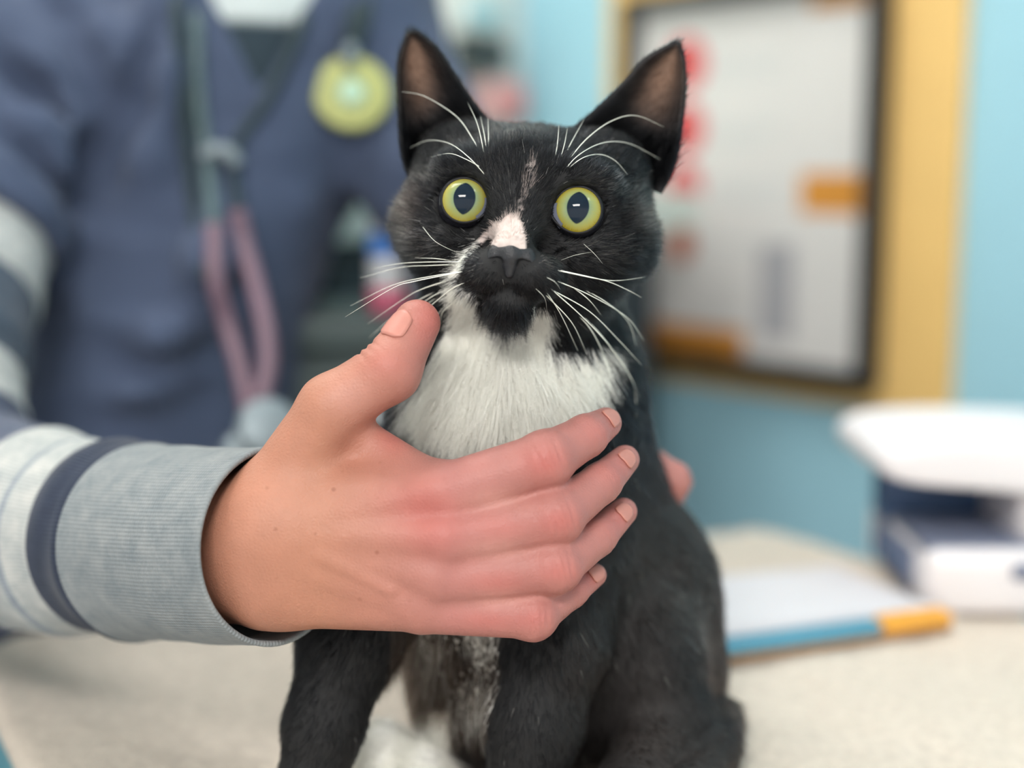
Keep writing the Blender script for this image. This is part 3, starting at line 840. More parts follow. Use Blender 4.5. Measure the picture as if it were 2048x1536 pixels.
# ================================================================ the cat
ROLL, YAW = math.radians(5.5), math.radians(5.0)
_x = np.array((math.cos(ROLL), 0, -math.sin(ROLL))); _z = np.array((math.sin(ROLL), 0, math.cos(ROLL))); _y = np.array((0, 1.0, 0))
HY = math.cos(YAW) * _y + math.sin(YAW) * _x
HX = math.cos(YAW) * _x - math.sin(YAW) * _y
HM = np.stack([HX, HY, _z], 1).astype(np.float32)          # columns: head axes
def head_pt(x, y, z): return np.array((x, y, z)) @ HM.T
EYE_L = [np.array((-2.31, 0.55, 0.0)), np.array((2.31, 0.55, 0.02))]

def head_sdf(P):
    q = P @ HM
    s = q.copy(); s[:, 0] = np.abs(s[:, 0])
    d = s_ell(q, (0, 4.2, 0.35), (5.0, 4.6, 3.65))
    d = smin(d, s_ell(s, (3.15, 3.4, -0.75), (2.35, 2.7, 2.2)), 1.2)
    d = smin(d, s_ell(s, (3.05, 4.2, 2.3), (1.9, 2.0, 1.75)), 1.2)
    d = smin(d, s_ell(s, (1.9, 2.8, -2.9), (2.1, 2.4, 1.8)), 1.0)
    d = smin(d, s_ell(s, (2.9, 1.5, -1.6), (1.6, 1.4, 1.1)), 0.9)
    d = smin(d, s_ell(s, (1.95, 1.0, 1.55), (1.7, 1.3, 0.75)), 0.8)
    d = smin(d, s_cone(q, (0, 1.3, 1.6), (0, -0.75, -1.55), 1.35, 0.72), 0.9)
    d = smin(d, s_ell(q, (0, -1.25, -1.75), (0.82, 0.75, 0.6)), 0.35)
    d = smin(d, s_ell(s, (0.88, -0.6, -2.75), (1.25, 1.3, 0.95)), 0.45)
    d = smin(d, s_ell(q, (0, -0.2, -3.95), (1.05, 1.05, 0.75)), 0.35)
    for e in (0,):
        c = EYE_L[1]
        d = smax(d, -s_cone(s, c + (0, 0.1, 0), c + (0.25, -3.0, 0.0), 0.98, 1.15), 0.35)
    return d
LEGS = []
def body_sdf(P):
    K = 1.6
    d = chain(P, [(C(1058, 520, 6.2), 3.9), (C(1040, 700, 7.0), 4.5), (C(1035, 830, 7.6), 5.3), (C(1020, 1060, 8.4), 5.7), (C(1070, 1340, 11.5), 6.0)], K)
    d = smin(d, chain(P, [(C(1100, 760, 9.0), 3.8), (C(1140, 980, 10.5), 4.0), (C(1236, 1180, 12.5), 4.5), (C(1262, 1330, 12.5), 4.6)], K), K)
    d = smin(d, s_ell(P, C(1285, 1330, 9.0), (3.0, 4.0, 4.2)), 1.0)
    d = smin(d, chain(P, [(C(1340, 1440, 7.0), 2.0), (C(1250, 1600, 3.5), 1.5), (C(1215, 1655, 1.0), 1.2)], 0.8), 0.8)
    # front legs
    for L in ([(C(800, 1080, 6.0), 2.9), (C(700, 1280, 4.8), 2.1), (C(648, 1450, 4.2), 1.62), (C(618, 1590, 3.8), 1.4), (C(612, 1690, 2.8), 1.55)],
              [(C(1090, 1100, 6.0), 3.0), (C(1100, 1290, 4.6), 2.35), (C(1068, 1450, 4.0), 2.0), (C(1045, 1600, 3.6), 1.5), (C(1035, 1690, 2.6), 1.6)]):
        d = smin(d, chain(P, L, 0.8), 1.0)
    # the far hind paw between the front legs and the tail round the right haunch
    d = smin(d, s_ell(P, C(765, 1530, 8.5), (1.35, 2.4, 2.0)), 0.5)
    d = smin(d, s_ell(P, C(850, 1545, 7.5), (1.1, 2.0, 1.2)), 0.3)
    d = smin(d, chain(P, [(C(1330, 1450, 14.0), 1.5), (C(1432, 1440, 11.0), 1.15), (C(1425, 1500, 6.5), 1.1), (C(1370, 1590, 3.0), 1.0), (C(1280, 1690, 0.5), 0.9)], 0.5), 0.4)
    return d
def cat_sdf(P):
    P = np.asarray(P, dtype=np.float32)
    d = smin(head_sdf(P), body_sdf(P), 1.3)
    wz = O_W[2] * 100 + P[:, 1] * np.float32(AX_F[2]) + P[:, 2] * np.float32(AX_U[2])
    return smax(d, np.float32(90.75) - wz, 0.4)
def surf_depth(px, py, default=0.0, lo=-4.0, hi=14.0):
    t = np.arange(lo, hi, 0.05)
    pts = np.stack([C(px, py, x) for x in t])
    v = cat_sdf(pts)
    i = np.argmax(v < 0)
    return t[i] if v[i] < 0 else default

catV, catF = polygonise(cat_sdf, (-13, -4, -29), (13, 20, 6), 0.16)
catV = relax(catV, catF, 1, 0.4)

# ---- ears: curled shells, inner edge -> back -> outer edge, base -> tip
def ear(inner, outer, d_in, d_out, bulge, n=26, m=22):
    a = spline([C(x, y, dd) for (x, y), dd in zip(inner, np.linspace(d_in[0], d_in[1], len(inner)))], n)
    b = spline([C(x, y, dd) for (x, y), dd in zip(outer, np.linspace(d_out[0], d_out[1], len(outer)))], n)
    V = []
    for i in range(n):
        t = i / (n - 1)
        mid = 0.5 * (a[i] + b[i]) + np.array((0, bulge * (1 - t) ** 0.8, 0.0))
        u = np.linspace(0, 1, m)[:, None]
        V.append(a[i] * (1 - u) ** 2 + 2 * u * (1 - u) * mid + b[i] * u ** 2)
    V = np.concatenate(V)
    F = np.array([[i * m + j, i * m + j + 1, (i + 1) * m + j + 1, (i + 1) * m + j] for i in range(n - 1) for j in range(m - 1)])
    N = normals_of(V, F)
    if N[:, 1].mean() > 0: F = F[:, ::-1]; N = -N           # front faces look at the lens
    k = len(V)
    th = 0.16
    V2 = np.concatenate([V, V - N * th])
    F2 = [F, F[:, ::-1] + k]
    rim = [i * m for i in range(n)] + [(n - 1) * m + j for j in range(1, m)] + [i * m + m - 1 for i in range(n - 2, -1, -1)]
    R = np.array([[rim[i], rim[i + 1], rim[i + 1] + k, rim[i] + k] for i in range(len(rim) - 1)])
    fl = normals_of(V2, R)
    F2.append(R)
    return V2, np.concatenate(F2), k
EAR_SPEC = [
    dict(inner=[(992, 262), (955, 222), (905, 150), (870, 98), (832, 66)], outer=[(828, 372), (808, 310), (802, 220), (801, 130), (818, 66)], d_in=(3.6, 3.4), d_out=(4.2, 3.5), bulge=4.2),
    dict(inner=[(1150, 258), (1185, 230), (1240, 178), (1292, 122), (1350, 88)], outer=[(1318, 385), (1345, 330), (1362, 230), (1367, 150), (1357, 86)], d_in=(3.4, 3.2), d_out=(3.6, 3.2), bulge=4.2),
]
earV, earF, earK = [], [], []
for e in EAR_SPEC:
    v, f, k = ear(**e); earV.append(v); earF.append(f); earK.append(k)

# ---- markings
BLAZE = [(1062, 318), (1072, 330), (1066, 368), (1052, 400), (1042, 432), (1050, 470), (1050, 503), (985, 502), (978, 482), (960, 488), (938, 512), (920, 545), (912, 566),
         (925, 583), (960, 600), (940, 640), (905, 620), (893, 590), (900, 548), (925, 508), (955, 478), (985, 448), (1015, 432), (1034, 412), (1044, 372), (1052, 338)]
BIB = [(905, 575), (930, 590), (955, 606), (962, 632), (1012, 664), (1058, 640), (1070, 614), (1102, 622), (1098, 660), (1088, 690), (1110, 706), (1160, 706), (1226, 690), (1216, 735), (1188, 785),
       (1140, 830), (1080, 858), (1000, 875), (915, 885), (850, 862), (806, 815), (830, 775), (872, 715), (884, 670), (902, 640)]
CHIN = [(950, 598), (985, 585), (1040, 588), (1066, 606), (1048, 632), (1018, 654), (995, 646), (962, 622)]
SPOT = [(968, 468), (984, 474), (984, 492), (972, 496)]
def markings(P, jit=0.0, seed=3):
    """base colour of the coat at points of the rig frame (front markings only where the coat faces forward)"""
    r = np.random.default_rng(seed)
    px = to_px(P) + r.normal(size=(len(P), 2)) * jit
    px = px + np.stack([vnoise(P, 5.0, 11), vnoise(P, 5.0, 12)], 1) * 2.0
    front = P[:, 1] < 6.5
    col = np.empty((len(P), 3)); col[:] = (0.0020, 0.0023, 0.0032)
    nz = vnoise(P, 0.55, 5)[:, None]
    brown = np.array((0.022, 0.016, 0.014))
    # brownish sheen on flank and haunch painted in, brown hair on belly and cheeks
    wb = np.clip((P[:, 2] + 9) / -8, 0, 1) * np.clip((P[:, 0] - 1.0) / 5, 0, 1)
    ck = np.exp(-((px[:, 0] - 815) ** 2 / 25 ** 2 + (px[:, 1] - 410) ** 2 / 60 ** 2)) + np.exp(-((px[:, 0] - 1285) ** 2 / 25 ** 2 + (px[:, 1] - 425) ** 2 / 40 ** 2))
    wb = np.clip(wb * (0.6 + 0.4 * nz[:, 0]) + ck, 0, 1)[:, None]
    col = col * (1 - wb) + brown * wb
    white = np.array((0.95, 0.95, 0.90))
    w = np.zeros(len(P))
    w[in_poly(px, BLAZE) & front] = 1
    # the streak above the nose is only part white
    st = (px[:, 1] < 430) & (w > 0)
    w[st] = (r.uniform(size=st.sum()) < 0.5) * r.uniform(0.35, 0.8, st.sum())
    w[in_poly(px, SPOT) & front] = 0
    w[in_poly(px, BIB) & front] = 1
    w[in_poly(px, CHIN) & front] = 0
    # belly tufts and hind toes between the front legs
    zone = (px[:, 0] > 780) & (px[:, 0] < 1000) & (px[:, 1] > 1230) & (px[:, 1] < 1480) & (P[:, 1] > 3)
    t1 = np.exp(-((px[:, 0] - 965) ** 2 / 38 ** 2 + (px[:, 1] - 1285) ** 2 / 45 ** 2)) + np.exp(-((px[:, 0] - 862) ** 2 / 28 ** 2 + (px[:, 1] - 1300) ** 2 / 40 ** 2)) * 0.55 \
        + np.exp(-((px[:, 0] - 955) ** 2 / 36 ** 2 + (px[:, 1] - 1400) ** 2 / 42 ** 2)) * 0.9
    w[zone] = np.maximum(w[zone], (r.uniform(size=zone.sum()) < t1[zone] * 0.55) * 0.75)
    w[(px[:, 0] > 690) & (px[:, 0] < 900) & (px[:, 1] > 1425) & (P[:, 1] > 5.2)] = 1
    wc = np.tile(white, (len(P), 1)); br = (px[:, 1] < 512) & (px[:, 0] > 955); wc[br] = (0.66, 0.56, 0.52)
    col = col * (1 - w[:, None]) + wc * w[:, None]
    zb = zone & (w < 0.1)
    col[zb] = col[zb] * 0.4 + np.array((0.035, 0.024, 0.018)) * 0.6
    return col

CAT_BASE = PW(1030, 1640, 8.0); CAT_BASE[2] = 0.905
cat = empty('cat', CAT_BASE, 'black and white cat sitting on the table held round its chest by a hand', 'cat')
allV = [catV]; allF = [catF]; off = len(catV)
cols = [markings(catV) * 0.9]
for v, f, k in zip(earV, earF, earK):
    allV.append(v); allF.append(f + off); off += len(v)
    c = np.empty((len(v), 3)); c[:] = (0.006, 0.006, 0.0075)
    m = 22
    t = np.repeat(np.linspace(0, 1, 26), m); u = np.tile(np.linspace(0, 1, m), 26)
    wgt = np.clip(1.3 * np.exp(-((u - 0.55) / 0.3) ** 2) * np.clip((t - 0.38) / 0.35, 0, 1) * np.clip((1.0 - t) / 0.12, 0, 1), 0, 1)[:, None]
    c[:k] = c[:k] * (1 - wgt) + np.array((0.19, 0.115, 0.08)) * wgt
    cols.append(c)
V = np.concatenate(allV); Fq = np.concatenate(allF)
m_coat = mat('cat_undercoat', attr='tint', rough=0.75, var=0.15, scale=300)
mesh_obj('body', to_world(V), Fq, m_coat, cat, cols=np.concatenate(cols))
# ---- eyes
def eye_material():
    m = bpy.data.materials.new('cat_eye'); m.use_nodes = True
    nt = m.node_tree; b = nt.nodes['Principled BSDF']
    N = nt.nodes.new; L = nt.links.new
    tc = N('ShaderNodeTexCoord'); sx = N('ShaderNodeSeparateXYZ'); L(tc.outputs['Object'], sx.inputs[0])
    def math_(op, a, bb=None):
        n = N('ShaderNodeMath'); n.operation = op
        for i, v in enumerate((a, bb)):
            if v is None: continue
            if isinstance(v, (int, float)): n.inputs[i].default_value = v
            else: L(v, n.inputs[i])
        return n.outputs[0]
    x, y = sx.outputs['X'], sx.outputs['Y']
    r = math_('SQRT', math_('ADD', math_('MULTIPLY', x, x), math_('MULTIPLY', y, y)))
    rn = math_('DIVIDE', r, 0.0090)
    # streaks running outwards from the pupil
    ang = math_('ARCTAN2', y, x)
    cv = N('ShaderNodeCombineXYZ'); L(math_('MULTIPLY', ang, 9.0), cv.inputs[0]); L(math_('MULTIPLY', rn, 1.4), cv.inputs[1])
    nz = N('ShaderNodeTexNoise'); nz.inputs['Scale'].default_value = 1.6; nz.inputs['Detail'].default_value = 5; L(cv.outputs[0], nz.inputs['Vector'])
    wob = math_('ADD', rn, math_('MULTIPLY', math_('SUBTRACT', nz.outputs['Fac'], 0.5), 0.22))
    rp = N('ShaderNodeValToRGB'); L(wob, rp.inputs[0])
    el = rp.color_ramp.elements
    el[0].position = 0.42; el[0].color = (*lin((104, 132, 112)), 1)
    el[1].position = 0.99; el[1].color = (*lin((150, 136, 40)), 1)
    for p, c in ((0.62, (136, 148, 102)), (0.80, (152, 154, 86)), (0.92, (160, 150, 68))):
        e = el.new(p); e.color = (*lin(c), 1)
    # pupil: pointed upright oval  |x|/a + (y/b)^2 < 1
    px_ = math_('POWER', math_('DIVIDE', math_('ABSOLUTE', x), 0.0044), 1.5); py_ = math_('DIVIDE', y, 0.0065)
    pv = math_('ADD', px_, math_('MULTIPLY', py_, py_))
    mr = N('ShaderNodeMapRange'); L(pv, mr.inputs['Value'])
    mr.inputs['From Min'].default_value = 0.93; mr.inputs['From Max'].default_value = 1.08
    mix = N('ShaderNodeMix'); mix.data_type = 'RGBA'; L(mr.outputs['Result'], mix.inputs[0])
    mix.inputs[6].default_value = (*lin((14, 30, 44)), 1); L(rp.outputs['Color'], mix.inputs[7])
    m2 = N('ShaderNodeMapRange'); L(rn, m2.inputs['Value'])
    m2.inputs['From Min'].default_value = 1.0; m2.inputs['From Max'].default_value = 1.05
    mx2 = N('ShaderNodeMix'); mx2.data_type = 'RGBA'; L(m2.outputs['Result'], mx2.inputs[0])
    L(mix.outputs[2], mx2.inputs[6]); mx2.inputs[7].default_value = (*lin((26, 26, 32)), 1)
    L(mx2.outputs[2], b.inputs['Base Color'])
    b.inputs['Roughness'].default_value = 0.35; b.inputs['Coat Weight'].default_value = 1.0; b.inputs['Coat Roughness'].default_value = 0.02
    b.inputs['Specular IOR Level'].default_value = 0.0; b.inputs['Coat IOR'].default_value = 1.38
    return m
m_eye = eye_material()
m_lid = mat('eyelid_skin', (16, 16, 19), rough=0.5, var=0.1, scale=400, spec=0.25)
m_third = mat('inner_eyelid', (120, 125, 142), rough=0.4, var=0.1, scale=400, coat=0.4)
EYES = []
for i, (e, rr) in enumerate(zip(EYE_L, (0.905, 0.945))):
    c = head_pt(*e)
    target = np.array((0.6, -57.0, 7.0))
    g = target - c; g /= np.linalg.norm(g)
    up = head_pt(0, 0, 1.0); u = np.cross(up, g); u /= np.linalg.norm(u); w = np.cross(g, u)
    R = 1.09
    bm = bmesh.new(); bmesh.ops.create_uvsphere(bm, u_segments=40, v_segments=24, radius=R / 100)
    me = bpy.data.meshes.new('eye'); bm.to_mesh(me); bm.free()
    me.polygons.foreach_set('use_smooth', np.ones(len(me.polygons), dtype=bool)); me.materials.append(m_eye)
    o = bpy.data.objects.new('eye', me); COL.objects.link(o)
    o['label'] = 'wide yellow-green eye with upright oval pupil'
    ax = [v @ B_RIG for v in (u, w, g)]
    Mx = Matrix([[ax[0][k], ax[1][k], ax[2][k], 0] for k in range(3)] + [[0, 0, 0, 1]])
    o.parent = cat
    o.matrix_local = Matrix.Translation(Vector(to_world(c) - CAT_BASE)) @ Mx
    # lid ring
    th = np.linspace(0, 2 * math.pi, 49)[:-1]
    dz = math.sqrt(R * R - rr * rr)
    sgn = -1 if i == 0 else 1
    ring, rad = [], []
    for t in th:
        ct, st_ = math.cos(t), math.sin(t)
        inner = max(0.0, -ct * sgn)                      # towards the nose
        q = rr * (1 + 0.16 * inner ** 6)
        ring.append(c + u * ct * q + w * (st_ * rr - 0.10 * inner ** 4) + g * (dz - 0.02))
        rad.append(0.07 + 0.03 * max(0, st_))
    ring = np.array(ring); n = len(ring); k = 10
    Vr, Fr = [], []
    for j in range(n):
        out = ring[j] - c - g * dz; out /= np.linalg.norm(out)
        a = np.arange(k) / k * 2 * math.pi
        Vr.append(ring[j] + rad[j] * (np.cos(a)[:, None] * out + np.sin(a)[:, None] * g))
        for q in range(k):
            Fr.append([j * k + q, j * k + (q + 1) % k, ((j + 1) % n) * k + (q + 1) % k, ((j + 1) % n) * k + q])
    mesh_obj('eyelid', to_world(np.concatenate(Vr)), Fr, m_lid, cat)
    # pale inner corner
    ts = np.linspace(-0.55, 0.55, 9) + (math.pi if sgn > 0 else 0.0) + (0.35 * sgn)
    Vc = []
    for t in ts:
        for f_ in (0.90, 1.0, 1.1):
            p = u * math.cos(t) * rr * f_ + w * math.sin(t) * rr * f_
            rr2 = np.linalg.norm(p); h = math.sqrt(max(0.05, 1.13 ** 2 - min(rr2, 1.09) ** 2))
            Vc.append(c + p + g * (h - 0.03))
    Fc = [[j * 3 + a, j * 3 + a + 1, j * 3 + 4 + a, j * 3 + 3 + a] for j in range(8) for a in (0, 1)]
    mesh_obj('inner_eyelid', to_world(np.array(Vc)), Fc, m_third, cat)
    EYES.append((c, g, rr))

# ---- nose leather
def nose_sdf(P):
    q = P @ HM
    s = q.copy(); s[:, 0] = np.abs(s[:, 0])
    d = s_cone(s, (0.0, -1.58, -2.0), (0.55, -1.45, -2.05), 0.46, 0.38)
    d = smin(d, s_cone(q, (0, -1.72, -2.2), (0, -1.60, -2.8), 0.36, 0.2), 0.25)
    d = smin(d, s_ell(s, (0.60, -1.40, -2.38), (0.42, 0.45, 0.46)), 0.2)
    d = smax(d, -s_ell(s, (0.50, -1.86, -2.42), (0.24, 0.55, 0.19)), 0.07)
    d = smax(d, -s_cone(s, (0.72, -1.8, -2.36), (0.95, -1.2, -2.38), 0.08, 0.06), 0.06)
    d = smax(d, -s_cone(q, (0, -2.16, -2.25), (0, -2.05, -2.9), 0.04, 0.05), 0.06)
    return d
nc = head_pt(0, -1.6, -2.2)
nV, nF = polygonise(lambda P: nose_sdf(np.asarray(P, dtype=np.float32)), nc - 1.3, nc + 1.3, 0.045)
nV = relax(nV, nF, 1, 0.4)
m_nose = mat('nose_leather', (36, 37, 41), rough=0.42, var=0.2, scale=900, bump=0.25, bscale=1500)
o = mesh_obj('nose', to_world(nV), nF, m_nose, cat); o['label'] = 'dark grey leathery nose'

# ---- coat
def hair_material(name, rough, rad):
    m = bpy.data.materials.new(name); m.use_nodes = True
    nt = m.node_tree; nt.nodes.clear(); N = nt.nodes.new; L = nt.links.new
    out = N('ShaderNodeOutputMaterial')
    at = N('ShaderNodeAttribute'); at.attribute_name = 'fur_color'
    # dark hair: glossy strand; white hair: soft scattering strand
    h = N('ShaderNodeBsdfHairPrincipled'); h.model = 'CHIANG'; h.parametrization = 'COLOR'
    h.inputs['Roughness'].default_value = rough; h.inputs['Radial Roughness'].default_value = rad
    h.inputs['Random Roughness'].default_value = 0.2; h.inputs['IOR'].default_value = 1.28
    L(at.outputs['Color'], h.inputs['Color'])
    df = N('ShaderNodeBsdfDiffuse'); tl = N('ShaderNodeBsdfTranslucent')
    L(at.outputs['Color'], df.inputs['Color']); L(at.outputs['Color'], tl.inputs['Color'])
    m1 = N('ShaderNodeMixShader'); m1.inputs[0].default_value = 0.4; L(df.outputs[0], m1.inputs[1]); L(tl.outputs[0], m1.inputs[2])
    gt = N('ShaderNodeMath'); gt.operation = 'GREATER_THAN'; gt.inputs[1].default_value = 0.25; L(at.outputs['Fac'], gt.inputs[0])
    m2 = N('ShaderNodeMixShader'); L(gt.outputs[0], m2.inputs[0]); L(h.outputs[0], m2.inputs[1]); L(m1.outputs[0], m2.inputs[2])
    L(m2.outputs[0], out.inputs[0])
    return m
m_fur = hair_material('cat_fur', 0.34, 0.55)
def hair_object(name, pts, rad, cols, material, parent):
    """pts (n, k, 3) rig cm; rad (n, k) cm; cols (n, 3)"""
    n, k = pts.shape[:2]
    cu = bpy.data.hair_curves.new(name)
    cu.add_curves([k] * n)
    loc = (to_world(pts.reshape(-1, 3)) - wloc(parent)).astype(np.float32)
    cu.attributes['position'].data.foreach_set('vector', loc.ravel())
    a = cu.attributes.get('radius') or cu.attributes.new('radius', 'FLOAT', 'POINT')
    a.data.foreach_set('value', (rad / 100.0).astype(np.float32).ravel())
    a = cu.attributes.new('fur_color', 'FLOAT_COLOR', 'CURVE')
    c4 = np.ones((n, 4), dtype=np.float32); c4[:, :3] = cols
    a.data.foreach_set('color', c4.ravel())
    cu.materials.append(material)
    o = bpy.data.objects.new(name, cu); COL.objects.link(o); o.parent = parent
    o['kind'] = 'stuff'
    return o
def sample(V, F, dens, seed):
    r = np.random.default_rng(seed)
    N = normals_of(V, F)
    a, b, c, d = (V[F[:, i]] for i in range(4))
    area = 0.5 * np.linalg.norm(np.cross(c - a, d - b), axis=1)
    lam = area * dens(V[F].mean(1), N[F].mean(1))
    cnt = r.poisson(lam)
    idx = np.repeat(np.arange(len(F)), cnt)
    u, v = r.uniform(size=(2, len(idx), 1))
    w = [(1 - u) * (1 - v), u * (1 - v), u * v, (1 - u) * v]
    P = sum(wi * V[F[idx, i]] for i, wi in enumerate(w))
    n = sum(wi * N[F[idx, i]] for i, wi in enumerate(w))
    return P, n / (np.linalg.norm(n, axis=1)[:, None] + 1e-9), idx
def unit(v): return v / (np.linalg.norm(v, axis=1)[:, None] + 1e-9)
def grow(P, n, flow, L, lift, jit, seed, k=5, droop=0.0, hug=0.35):
    r = np.random.default_rng(seed)
    flow = flow - n * (flow * n).sum(1)[:, None]
    flow = unit(flow)
    flow = unit(flow + r.normal(size=P.shape) * jit)
    lift = np.broadcast_to(lift, (len(P),))[:, None]
    d0 = unit(flow * (1 - lift) + n * lift)
    t = np.linspace(0, 1, k)[None, :, None]
    L = L[:, None, None]
    end = (flow * 0.5 - n * hug * lift)[:, None, :] + np.array((0, 0, -droop))[None, None, :]
    return P[:, None, :] + L * (t * d0[:, None, :] + t * t * end * 0.5) - n[:, None, :] * 0.02

def head_w(P):
    """1 on the head, 0 on the body"""
    q = P @ HM
    return np.clip((q[:, 2] + 5.2 + np.clip(q[:, 1] - 2.5, 0, 3) * 0.5) / 1.2, 0, 1)
def dens_cat(P, n):
    hw = head_w(P); q = P @ HM
    front = np.clip((6.0 - q[:, 1]) / 2.0, 0.0, 1)
    px = to_px(P)
    d = 100 + hw * (60 + 330 * front)
    bib = np.exp(-(((px[:, 0] - 1010) / 190) ** 2 + ((px[:, 1] - 770) / 130) ** 2)) * (P[:, 1] < 8)
    d = d + 260 * bib * (1 - hw)
    d = d * np.where(n[:, 1] > 0.5, 0.35, 1.0) * np.where(P[:, 2] < -24.5, 0.4, 1.0)
    return d
P, n, _ = sample(catV, catF, dens_cat, 21)
q = P @ HM.astype(float)
hw = head_w(P)
px = to_px(P)
# keep eyes and nose clear
keep = np.ones(len(P), dtype=bool)
de = np.full(len(P), 9.0)
for c, g, rr in EYES:
    v = P - c; along = v @ g
    dist = np.linalg.norm(v - along[:, None] * g, axis=1)
    keep &= ~((dist < rr + 0.07) & (along > -1.0))
    de = np.minimum(de, np.where(along > -1.0, dist - rr, 9.0))
keep &= nose_sdf(P.astype(np.float32)) > 0.10
if 'hand_sdf' in globals():
    keep &= hand_sdf(P.astype(np.float32)) > -0.1
P, n, q, hw, px, de = P[keep], n[keep], q[keep], hw[keep], px[keep], de[keep]
# flow
nose0 = np.array((0, -2.6, -1.75))
fh = (q - nose0)
fh[:, 1] *= 0.9
up_m = np.exp(-((q[:, 0]) / 0.9) ** 2) * np.clip((q[:, 2] + 1.6) / 0.8, 0, 1)
fh = unit(fh) + up_m[:, None] * np.array((0, 0.2, 0.8))
fh = fh @ HM.T.astype(float)
fb = np.stack([0.35 * (P[:, 0] + 0.4) / 6, 0.25 + 0 * P[:, 0], -1 + 0 * P[:, 0]], 1)
bibc = (P[:, 2] > -12) & (P[:, 1] < 8)
fb[bibc, 0] = ((P[bibc, 0] + 0.6) / 6.0) * 0.9
fb[bibc, 1] = -0.05
flow = fh * hw[:, None] + fb * (1 - hw[:, None])
# the coat lies in small tufts
flow = unit(flow) + 0.22 * np.stack([vnoise(P, 7.0, 81), vnoise(P, 7.0, 82), vnoise(P, 7.0, 83)], 1)
# length
dn = np.linalg.norm(q - np.array((0, -1.6, -1.9)), axis=1)
Lh = 0.16 + 0.30 * np.clip((dn - 0.8) / 2.2, 0, 1) + 0.42 * np.clip((np.abs(q[:, 0]) - 3.0) / 2.0, 0, 1) * np.clip((1.5 - q[:, 2]) / 2, 0, 1)
Lh *= 0.45 + 0.55 * np.clip(de / 0.9, 0, 1)
Lh += 0.35 * np.clip((-3.9 - q[:, 2]) / 0.8, 0, 1)
bib = np.exp(-(((px[:, 0] - 1010) / 210) ** 2 + ((px[:, 1] - 780) / 140) ** 2)) * (P[:, 1] < 8)
Lb = 0.65 + 1.35 * bib - 0.35 * np.clip((-17 - P[:, 2]) / 6, 0, 1) * (P[:, 1] < 6.0)
Lb[(px[:, 0] > 780) & (px[:, 0] < 1000) & (px[:, 1] > 1230) & (P[:, 1] > 4.5)] = 1.3
L = Lh * hw + Lb * (1 - hw)
L *= np.random.default_rng(5).uniform(0.65, 1.15, len(L))
lift = (0.16 + 0.08 * vnoise(P, 9.0, 84)) * hw + (0.18 + 0.10 * bib + 0.06 * vnoise(P, 4.0, 85)) * (1 - hw)
lift = np.clip(lift, 0.04, 0.5)
jit = 0.13
pts = grow(P, n, flow, L, lift, jit, 31, k=5, droop=0.0)
# bib fur clumps a little
cl = np.stack([vnoise(P, 4.5, 41), 0 * P[:, 0], 0.3 * vnoise(P, 4.5, 42)], 1) * (0.10 * (1 - hw) * (0.4 + bib))[:, None]
tt = np.linspace(0, 1, 5)[None, :, None]
pts = pts + cl[:, None, :] * tt * L[:, None, None] * 1.2
col = markings(P, jit=3.0, seed=9)
rs = np.random.default_rng(77)
blk = col.max(1) < 0.1
gl = np.exp(rs.normal(size=len(col)) * 0.75); col[blk] *= gl[blk, None]
highlight_w = np.zeros(len(P))  # highlights on face and haunch, painted in as lighter strands
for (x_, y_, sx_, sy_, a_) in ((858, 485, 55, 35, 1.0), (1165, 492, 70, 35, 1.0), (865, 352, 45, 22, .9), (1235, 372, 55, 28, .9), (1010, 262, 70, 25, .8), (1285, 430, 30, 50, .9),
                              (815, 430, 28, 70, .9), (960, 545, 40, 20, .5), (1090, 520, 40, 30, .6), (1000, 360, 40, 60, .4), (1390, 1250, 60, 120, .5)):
    highlight_w += a_ * np.exp(-(((px[:, 0] - x_) / sx_) ** 2 + ((px[:, 1] - y_) / sy_) ** 2))
hi = blk & (rs.uniform(size=len(col)) < 0.14 * (0.35 + 0.65 * (vnoise(P, 2.2, 91) > 0)) + 0.34 * np.clip(highlight_w, 0, 1)); col[hi] += np.array((0.05, 0.044, 0.040)) * rs.uniform(0.3, 1.3, (hi.sum(), 1)) * (1 + 2.6 * np.clip(highlight_w[hi], 0, 1))[:, None]
fleck = blk & (rs.uniform(size=len(col)) < 0.0022); col[fleck] = (0.45, 0.44, 0.42)
col[~blk] *= rs.uniform(0.9, 1.05, (~blk).sum())[:, None]
r0 = (0.0082 * hw + 0.0095 * (1 - hw))[:, None] * np.linspace(1.0, 0.25, 5)[None, :]
ok = np.ones(len(pts), dtype=bool)
if 'hand_sdf' in globals():
    for kk in range(1, 5): ok &= hand_sdf(pts[:, kk].astype(np.float32)) > 0.02
fur_pts, fur_rad, fur_col = [pts[ok]], [np.broadcast_to(r0, pts.shape[:2])[ok]], [col[ok]]

